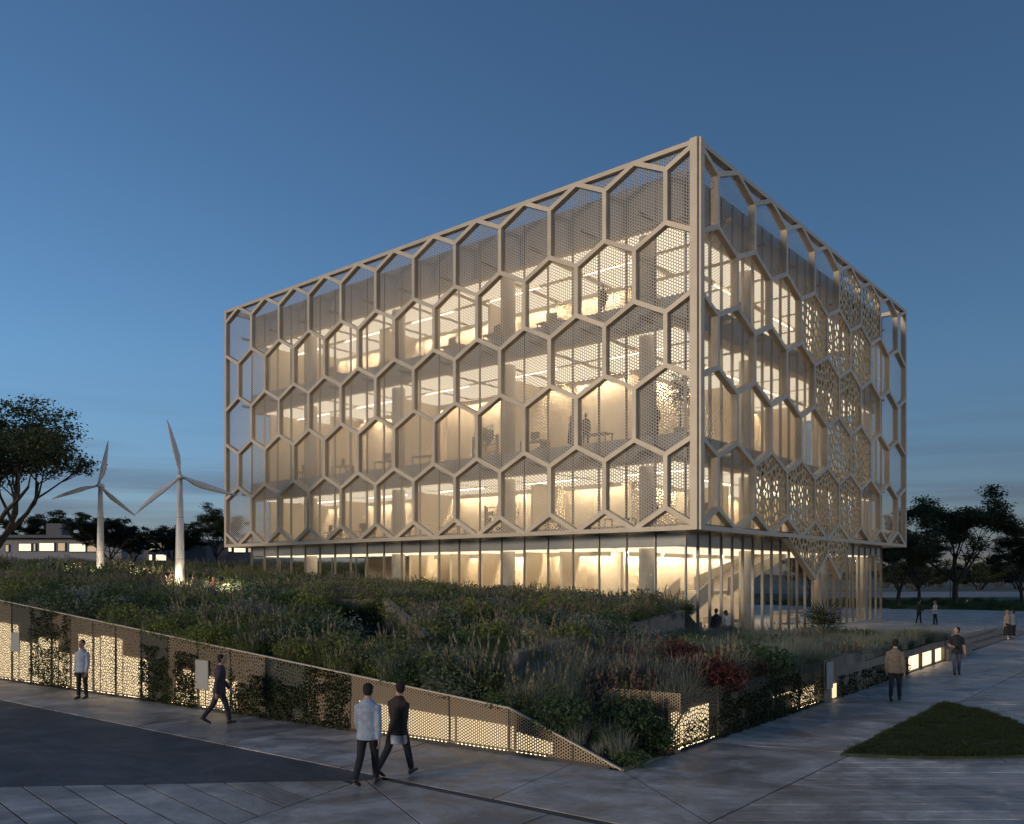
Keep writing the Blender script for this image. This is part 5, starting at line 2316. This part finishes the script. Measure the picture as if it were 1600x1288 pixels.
# a small path light beyond the terrace
lp = gp(1508, 946, .12)
lt = thing('path_light', 'small bright path light under the tall tree beyond the terrace', 'lamp', (lp.x, lp.y - .5, .1))
m = MB()
m.tube([(0, 0, 0), (0, 0, .30)], [.04, .04], seg=8)
link('stem', m.mesh('stem', M['darkmetal']), lt)
m = MB()
m.tube([(0, 0, .301), (0, 0, .42)], [.08, .08], seg=10)
M['pathlamp'] = emitter('path_lamp', (1, .78, .5), 60)
link('lens', m.mesh('lens', M['pathlamp']), lt)
lm_ = thing('lamp_post', 'thin dark lamp post rising near the path light', 'lamp post', (lp.x - .9, lp.y + 1.5, .1))
m = MB()
m.tube([(0, 0, 0), (0, 0, 4.6)], [.05, .035], seg=8)
link('post', m.mesh('post', M['darkmetal']), lm_)
m = MB()
m.tube([(0, 0, 4.601), (0, 0, 4.7)], [.16, .12], seg=10)
link('lamp_head', m.mesh('lamp_head', M['darkmetal']), lm_)


# ================================================================ PEOPLE
SKIN = mat('skin', (0.42, 0.25, 0.17), .5)
HAIR = mat('hair_dark', (0.014, 0.010, 0.008), .85, bump=.8, scale=40)
HAIRL = mat('hair_light', (0.20, 0.12, 0.06), .6)
EYE = mat('eye_dark', (0.02, 0.015, 0.012), .3)
LIP = mat('lip', (0.30, 0.12, 0.10), .5)
CL = {}


def cloth(name, c, rough=.85):
    if name not in CL:
        CL[name] = mat('cloth_' + name, c, rough, var=.22, scale=11, bump=.9, detail=3)
    return CL[name]


def remeshed(mb, name, mt, voxel, smooth_it=4):
    me = mb.mesh(name, mt)
    o = bpy.data.objects.new('tmp', me)
    col.objects.link(o)
    md = o.modifiers.new('r', 'REMESH')
    md.mode = 'VOXEL'
    md.voxel_size = voxel
    md.use_smooth_shade = True
    s = o.modifiers.new('s', 'SMOOTH')
    s.factor = .5
    s.iterations = smooth_it
    dg = bpy.context.evaluated_depsgraph_get()
    out = bpy.data.meshes.new_from_object(o.evaluated_get(dg))
    out.name = name
    bpy.data.objects.remove(o)
    bpy.data.meshes.remove(me)
    out.materials.clear()
    for m_ in (mt if isinstance(mt, (list, tuple)) else [mt]):
        out.materials.append(m_)
    out.polygons.foreach_set('use_smooth', [True] * len(out.polygons))
    return out


def person(label, loc, face, H=1.74, top='white', topc=(.6, .6, .6), bot='navy', botc=(.03, .035, .05), legs=((0, 0), (0, 0)), arms=((0, 8, 10), (0, 8, 10)),
           lean=0.0, hair=HAIR, longhair=False, sleeve=1.0, coat=0.0, skirt=False, shoe=(.02, .02, .02), head_turn=0.0, group='people around the building', voxel=.016, female=False, hem=.84, under=None, head_pitch=0.0, stripes=None):
    """legs: (hip forward deg, knee bend deg) for right, left; arms: (pitch forward, out, elbow)"""
    o = thing('person', label, 'person', loc, face, group)
    k = H / 1.75
    hipz = .93
    lift = -9
    J = {}
    sw = .192 if not female else .165
    hw = .09
    for i, sx in enumerate((1, -1)):
        h, kn = legs[i]
        hip = Vector((sx * hw, 0, hipz))
        d1_ = Vector((0, math.sin(R(h)), -math.cos(R(h))))
        knee = hip + d1_ * .43
        d2_ = Vector((0, math.sin(R(h - kn)), -math.cos(R(h - kn))))
        ank = knee + d2_ * .41
        J[i] = (hip, knee, ank, R(h - kn))
    low = min(J[0][2].z, J[1][2].z)
    dz = .085 - low
    off = Vector((0, 0, dz))
    ln = Vector((0, math.sin(R(lean)), math.cos(R(lean))))
    hc = Vector((0, 0, hipz)) + off

    def T(x, y, z):      # torso frame
        return hc + Vector((x, 0, 0)) + ln * z + Vector((0, math.cos(R(lean)), -math.sin(R(lean)))) * y

    f = .92 if female else 1.0

    def torso(mb, e, z0=-.06, z1=.52, flare=0.0):
        rings = [(-.28, .165, .125), (-.14, .170, .125), (-.06, .165, .12), (.05, .158 * f, .112), (.16, .143 * f, .102), (.28, .158 * f, .112), (.37, .180 * f, .120), (.44, .156 * f, .106), (.49, .108, .088), (.535, .070, .068)]
        pts, rad = [], []
        for z, rx, ry in rings:
            if z0 - 1e-6 <= z <= z1 + .05:
                ee = e + (flare * max(0, .1 - z))
                pts.append(T(0, -.01 if z > .3 else 0, z))
                rad.append((rx + ee, ry + ee))
        mb.tube(pts, rad, seg=18)

    def armpts(i):
        sx = (1, -1)[i]
        p, out_, el = arms[i]
        sh = T(sx * (sw - .012), -.01, .405)
        d = Vector((sx * math.sin(R(out_)), math.cos(R(out_)) * math.sin(R(p)), -math.cos(R(out_)) * math.cos(R(p))))
        eb = sh + d * .285
        inn = 18 if el > 40 else 4
        d2 = Vector((-sx * math.sin(R(inn - out_ * .6)), math.cos(R(out_)) * math.sin(R(p + el)), -math.cos(R(out_)) * math.cos(R(p + el)))).normalized()
        wr = eb + d2 * .25
        return sh, eb, wr, d2

    # body
    b = MB()
    torso(b, -.004)
    b.tube([T(0, -.01, .50), T(0, .0, .60), T(0, .012, .66)], [.064, .059, .062], seg=14)
    for i in (0, 1):
        hip, kn, an, ft = [*(v + off for v in J[i][:3]), J[i][3]]
        b.tube([hip + Vector((0, 0, .05)), hip - Vector((0, 0, .05)), hip.lerp(kn, .5), kn, kn.lerp(an, .35), an], [.088, .088, .07, .052, .053, .036], seg=14)
        fd = Vector((0, math.cos(ft * .3), math.sin(ft * .6)))
        b.tube([an + Vector((0, -.04, -.045)), an + fd * .07 + Vector((0, 0, -.05)), an + fd * .17 + Vector((0, 0, -.062))], [.026, .028, .018], seg=10)
        sh, eb, wr, d2 = armpts(i)
        sx = (1, -1)[i]
        b.tube([T(sx * .09, -.01, .420), sh, sh.lerp(eb, .5), eb, eb.lerp(wr, .4), wr], [.044, .052, .044, .039, .038, .026], seg=12)
        palm = wr + d2 * .05
        b.tube([wr - d2 * .01, palm, wr + d2 * .095], [(.026, .02), (.040, .018), (.036, .014)], seg=12, side=Vector((0, 1, 0)))
    # head
    hp = T(0, .02, .690)
    tilt = Matrix.Rotation(head_turn, 3, 'Z') @ Matrix.Rotation(R(head_pitch), 3, 'X')

    def Hd(x, y, z):
        return hp + tilt @ Vector((x, y, z))
    b.tube([Hd(0, .022, -.118), Hd(0, .022, -.10), Hd(0, .014, -.06), Hd(0, .006, -.01), Hd(0, 0, .04), Hd(0, -.004, .085), Hd(0, -.006, .112), Hd(0, -.006, .12)],
           [(.022, .024), (.045, .052), (.067, .080), (.079, .095), (.082, .100), (.070, .088), (.040, .052), (.01, .012)], seg=18, side=tilt @ Vector((1, 0, 0)))
    b.tube([Hd(0, .088, .028), Hd(0, .106, -.012), Hd(0, .098, -.026)], [.009, .016, .010], seg=8)
    for sx in (-1, 1):
        b.tube([Hd(sx * .070, -.008, .028), Hd(sx * .083, -.014, .008), Hd(sx * .072, -.004, -.026)], [.012, .017, .009], seg=8)
    bme = remeshed(b, 'body', [SKIN, EYE, LIP], voxel * .8, 2)
    # fingers, eyes and mouth joined onto the body mesh
    bm = bmesh.new()
    bm.from_mesh(bme)
    for i in (0, 1):
        sh, eb, wr, d2 = armpts(i)
        sx = (1, -1)[i]
        fm = MB()
        fwd = Vector((0, 1, 0)) - d2 * d2.y
        fwd = fwd.normalized() if fwd.length > .2 else Vector((0, 0, 1))
        inw = d2.cross(fwd) * (-sx)
        inw = inw if inw.x * sx < 0 else -inw
        for j in range(4):
            bs = wr + d2 * .09 + fwd * (.027 - .018 * j)
            L = (.068, .078, .072, .056)[j]
            fm.tube([bs - d2 * .01, bs + d2 * L * .45 + inw * .006, bs + d2 * L * .8 + inw * .022, bs + d2 * L * .95 + inw * .038], [.0095, .009, .008, .006], seg=6)
        bs = wr + d2 * .03 + fwd * .03
        fm.tube([bs - fwd * .01, bs + d2 * .03 + fwd * .018 + inw * .008, bs + d2 * .06 + fwd * .022 + inw * .02], [.011, .010, .007], seg=6)
        t = bm.verts.layers
        base = [bm.verts.new(v) for v in fm.v]
        for fc in fm.f:
            try:
                q = bm.faces.new([base[n_] for n_ in fc])
                q.smooth = True
            except ValueError:
                pass
    fm = MB()
    for sx in (-1, 1):
        fm.tube([Hd(sx * .030, .080, .012), Hd(sx * .030, .0945, .012)], [(.012, .007), (.010, .005)], seg=8)
    base = [bm.verts.new(v) for v in fm.v]
    for fc in fm.f:
        q = bm.faces.new([base[n_] for n_ in fc])
        q.material_index = 1
    fm = MB()
    fm.tube([Hd(-.022, .088, -.060), Hd(0, .096, -.058), Hd(.022, .088, -.060)], [.004, .007, .004], seg=6)
    base = [bm.verts.new(v) for v in fm.v]
    for fc in fm.f:
        q = bm.faces.new([base[n_] for n_ in fc])
        q.material_index = 2
    bm.to_mesh(bme)
    bm.free()
    link('body', bme, o)
    # hair
    hb = MB()
    hb.tube([Hd(0, -.040, -.085), Hd(0, -.034, -.03), Hd(0, -.022, .035), Hd(0, -.014, .085), Hd(0, -.010, .118), Hd(0, -.008, .130)],
            [(.052, .048), (.079, .070), (.091, .095), (.081, .097), (.050, .062), (.012, .015)], seg=16, side=tilt @ Vector((1, 0, 0)))
    if longhair:
        hb.tube([Hd(0, -.05, .06), Hd(0, -.075, -.03), Hd(0, -.085, -.14), Hd(0, -.08, -.22)], [(.07, .05), (.08, .045), (.075, .035), (.05, .02)], seg=12)
    link('hair', remeshed(hb, 'hair', hair, voxel * .8, 2), o)
    # shirt or jacket
    s = MB()
    e = .016 + coat * .012
    torso(s, e, z0=(-.28 if coat >= 1 else -.14), z1=.50, flare=.06 + .04 * coat)
    for i in (0, 1):
        sh, eb, wr, d2 = armpts(i)
        sx = (1, -1)[i]
        if sleeve > .6:
            s.tube([T(sx * .075, -.01, .440), sh, sh.lerp(eb, .5), eb, eb.lerp(wr, .5), wr], [.060 + coat * .004, .070 + coat * .006, .060 + coat * .006, .055 + coat * .006, .050 + coat * .006, .040 + coat * .008], seg=14)
        else:
            s.tube([T(sx * .075, -.01, .440), sh, sh.lerp(eb, .4), sh.lerp(eb, .78)], [.064, .070, .064, .060], seg=14)
    s.tube([T(0, -.012, .46), T(0, -.010, .52), T(0, -.006, .560)], [.10, .074, .067], seg=14)
    link('jacket' if coat else 'shirt', remeshed(s, 'shirt', cloth(top, topc), voxel, 3), o)
    if under:
        u = MB()
        u.tube([T(0, 0, -.30), T(0, 0, -.24), T(0, 0, -.12)], [(.19, .148), (.192, .15), (.186, .142)], seg=18)
        link('shirt', remeshed(u, 'shirt', cloth(*under), voxel, 2), o)
    # trousers or skirt
    t = MB()
    if skirt:
        t.tube([T(0, 0, .10), T(0, 0, 0), hc + Vector((0, 0, -.35)), hc + Vector((0, .01, -.66))], [(.158, .115), (.185, .14), (.215, .18), (.235, .20)], seg=20)
    else:
        t.tube([T(0, 0, .10), T(0, 0, .0), T(0, 0, -.09)], [(.162, .118), (.178, .132), (.168, .125)], seg=18)
        for i in (0, 1):
            hip, kn, an = (v + off for v in J[i][:3])
            t.tube([hip + Vector((0, 0, .04)), hip - Vector((0, 0, .05)), hip.lerp(kn, .5), kn, kn.lerp(an, .4), an.lerp(kn, .04)], [.098, .100, .084, .068, .064, .056], seg=14)
    link('skirt' if skirt else 'trousers', remeshed(t, 'trousers', cloth(bot, botc), voxel, 3), o)
    for i in (0, 1):
        kn, an, ft = J[i][1] + off, J[i][2] + off, J[i][3]
        q = MB()
        c_, s_ = math.cos(ft), math.sin(ft)
        F = lambda y, z: an + Vector((0, y * math.cos(ft * .8) + z * math.sin(-ft * .8) * -1, z * math.cos(ft * .8) + y * math.sin(ft * .8)))
        q.tube([F(-.065, -.03), F(-.05, -.035), F(.02, -.04), F(.10, -.055), F(.165, -.064), F(.185, -.066)], [(.02, .03), (.038, .046), (.043, .044), (.046, .030), (.036, .022), (.012, .012)], seg=12)
        q.tube([F(-.01, -.03), F(-.012, .03)], [(.042, .048), (.040, .044)], seg=12)
        link('shoe', remeshed(q, 'shoe', cloth('shoe%s' % (shoe,), shoe, .5), voxel * .75, 2), o)
    o.scale = (k,) * 3
    return o


def foot(px, py, z=0.0):
    p = gp(px, py, z)
    return (p.x, p.y, z)


WALK = ((24, 6), (-14, 22))
WALK2 = ((-16, 26), (22, 4))
person('man in white shirt and dark trousers standing before the lit wall panels', foot(128, 1092), R(0) + 2.9, 1.72, 'white', (.36, .38, .44), 'black', (.018, .016, .018), ((3, 2), (-4, 3)), ((-6, 10, 12), (4, 9, 14)))
person('man in plum jacket walking past the grey board on the wall', foot(343, 1131), -R(70), 1.72, 'plum', (.055, .040, .050), 'slate', (.022, .024, .032), ((20, 8), (-18, 20)), ((-18, 8, 18), (16, 8, 22)), lean=3, coat=.6)
person('front stroller seen from behind in a long pale blue shirt', foot(575, 1226), R(-14), 1.76, 'paleblue', (.29, .34, .41), 'ink', (.012, .013, .018), ((12, 6), (-14, 18)), ((-12, 9, 12), (14, 8, 16)), coat=.5, hem=.8)
person('stroller in dark brown jacket with a white shirt hem, beside the pale blue shirt', foot(622, 1212), R(-35), 1.74, 'brown', (.035, .024, .018), 'ink', (.012, .013, .018), ((20, 4), (-24, 16)), ((-16, 8, 14), (16, 8, 18)), lean=3, coat=.5, under=('white', (.36, .38, .44)), head_turn=.9)
person('man in tan jacket walking away along the planter wall', foot(1399, 1095), R(-32), 1.78, 'tan', (.17, .14, .10), 'denimdark', (.018, .020, .028), ((10, 4), (-10, 14)), ((-8, 10, 10), (8, 10, 12)), coat=.6)
person('man in black t-shirt and jeans standing by the lit slots with head turned aside', foot(1495, 1055), R(160), 1.74, 'black', (.012, .012, .013), 'denim', (.085, .10, .13), ((10, 2), (-12, 4)), ((18, 12, 70), (-4, 14, 20)), sleeve=.5, head_turn=-1.2, head_pitch=8, lean=-4)
person('person in dark jacket standing on the terrace, one of a facing pair', foot(1436, 974, TZ), R(-80), 1.62, 'charcoal', (.030, .030, .034), 'ink', (.012, .013, .018), ((6, 3), (-8, 6)), ((10, 8, 50), (0, 8, 15)), coat=.5, voxel=.022)
person('person in white top and dark jeans standing on the terrace facing the dark jacket', foot(1461, 976, TZ), R(85), 1.60, 'whitetop', (.55, .54, .53), 'denimdark', (.018, .020, .028), ((4, 3), (-5, 5)), ((14, 8, 70), (10, 8, 60)), hair=HAIRL, longhair=True, female=True, coat=.4, voxel=.022)
person('woman in beige top, long dark skirt and white shoes beside the steps', foot(1574, 1000), R(15), 1.66, 'beige', (.30, .22, .17), 'darkskirt', (.014, .013, .014), ((5, 4), (-6, 8)), ((0, 9, 14), (0, 9, 14)), hair=HAIRL, longhair=True, female=True, skirt=True, shoe=(.55, .53, .50), voxel=.022)
person('woman in blue grey cardigan close behind the woman with white shoes', foot(1583, 997), R(0), 1.64, 'bluegrey', (.14, .17, .22), 'darkskirt', (.014, .013, .014), ((4, 4), (-4, 6)), ((0, 9, 14), (0, 9, 14)), hair=HAIR, longhair=True, female=True, coat=.4, shoe=(.45, .43, .40), voxel=.022)
gq = gp(1119, 1009, TZ)
person('dark clothed person with raised hand standing outside the glass corner', (gq.x, gq.y, TZ), R(10), 1.74, 'nightblue', (.020, .020, .030), 'teal', (.03, .05, .06), ((3, 2), (-3, 3)), ((20, 10, 60), (0, 9, 12)), coat=.5, voxel=.02)
gq = gp(1134, 1008, TZ)
person('person in white top with dark waistcoat standing outside the glass corner', (gq.x, gq.y, TZ), R(70), 1.64, 'whitetop', (.55, .54, .53), 'ink', (.012, .013, .018), ((3, 2), (-3, 3)), ((12, 8, 50), (0, 9, 12)), female=True, longhair=True, voxel=.02)
x, y = at(334, 900, 34.5).x, 34.5
person('child in red striped top half hidden in the lit grass', (x, y, hz(x, y)), R(170), .98, 'red', (.12, .030, .028), 'black', (.018, .016, .018), ((3, 2), (-3, 3)), ((0, 12, 20), (0, 12, 20)), voxel=.022)


def inside_person(label, fl_, x, y, face, H=1.6, **kw):
    v = AB(y, x)
    person(label, (v.x, v.y, zF[fl_]), ROT + face, H, voxel=.026, group='people upstairs behind the screen', **kw)


DK = dict(top='shade', topc=(.03, .03, .034), bot='ink', botc=(.012, .013, .018))
inside_person('silhouette of a person on the top floor behind the glass', 3, 2.2, 6.55, 2.2, 1.72, **DK)
inside_person('woman silhouette on the middle floor talking to another person', 2, 2.2, 8.55, 1.0, 1.66, female=True, skirt=True, longhair=True, **DK)
inside_person('man silhouette on the middle floor listening to the woman', 2, 2.2, 7.60, -1.4, 1.72, **DK)
inside_person('silhouette near the arch on the middle floor close to the corner', 2, 2.4, 3.55, 1.4, 1.70, **DK)
inside_person('silhouette on the first upper floor low behind the honeycomb', 1, 2.3, 3.6, 1.9, 1.62, female=True, **DK)
inside_person('silhouette upstairs seen through the side front on the top floor', 3, 9.4, 2.4, .3, 1.70, **DK)

# indoor plants
for i, (fl_, x, y, lb) in enumerate(((2, 3.1, 2.6, 'indoor tree on the middle floor at the side front corner'), (1, 3.0, 13.6, 'indoor plant on the first upper floor behind a bright bay'), (2, 3.0, 15.3, 'indoor plant on the middle floor behind the street front'))):
    v = AB(y, x)
    o = thing('potted_tree', lb, 'plant', (v.x, v.y, zF[fl_]), 0, 'indoor plants')
    m = MB()
    m.tube([(0, 0, 0), (0, 0, .5)], [.24, .32], seg=14)
    link('pot', m.mesh('pot', M['plaster2']), o)
    m = MB()
    hgt = 2.4 if i == 0 else 1.3
    m.tube([(0, 0, .45), (.05, 0, .45 + hgt * .5), (0, .04, .45 + hgt)], [.04, .03, .02], seg=6)
    link('stem', m.mesh('stem', M['bark']), o)
    me = leafy_bush(60 + i, 700, .62, hgt * .9, .16, M['bush_green'])
    me.transform(Matrix.Translation((0, 0, .5 + hgt * .25)))
    link('crown', me, o)
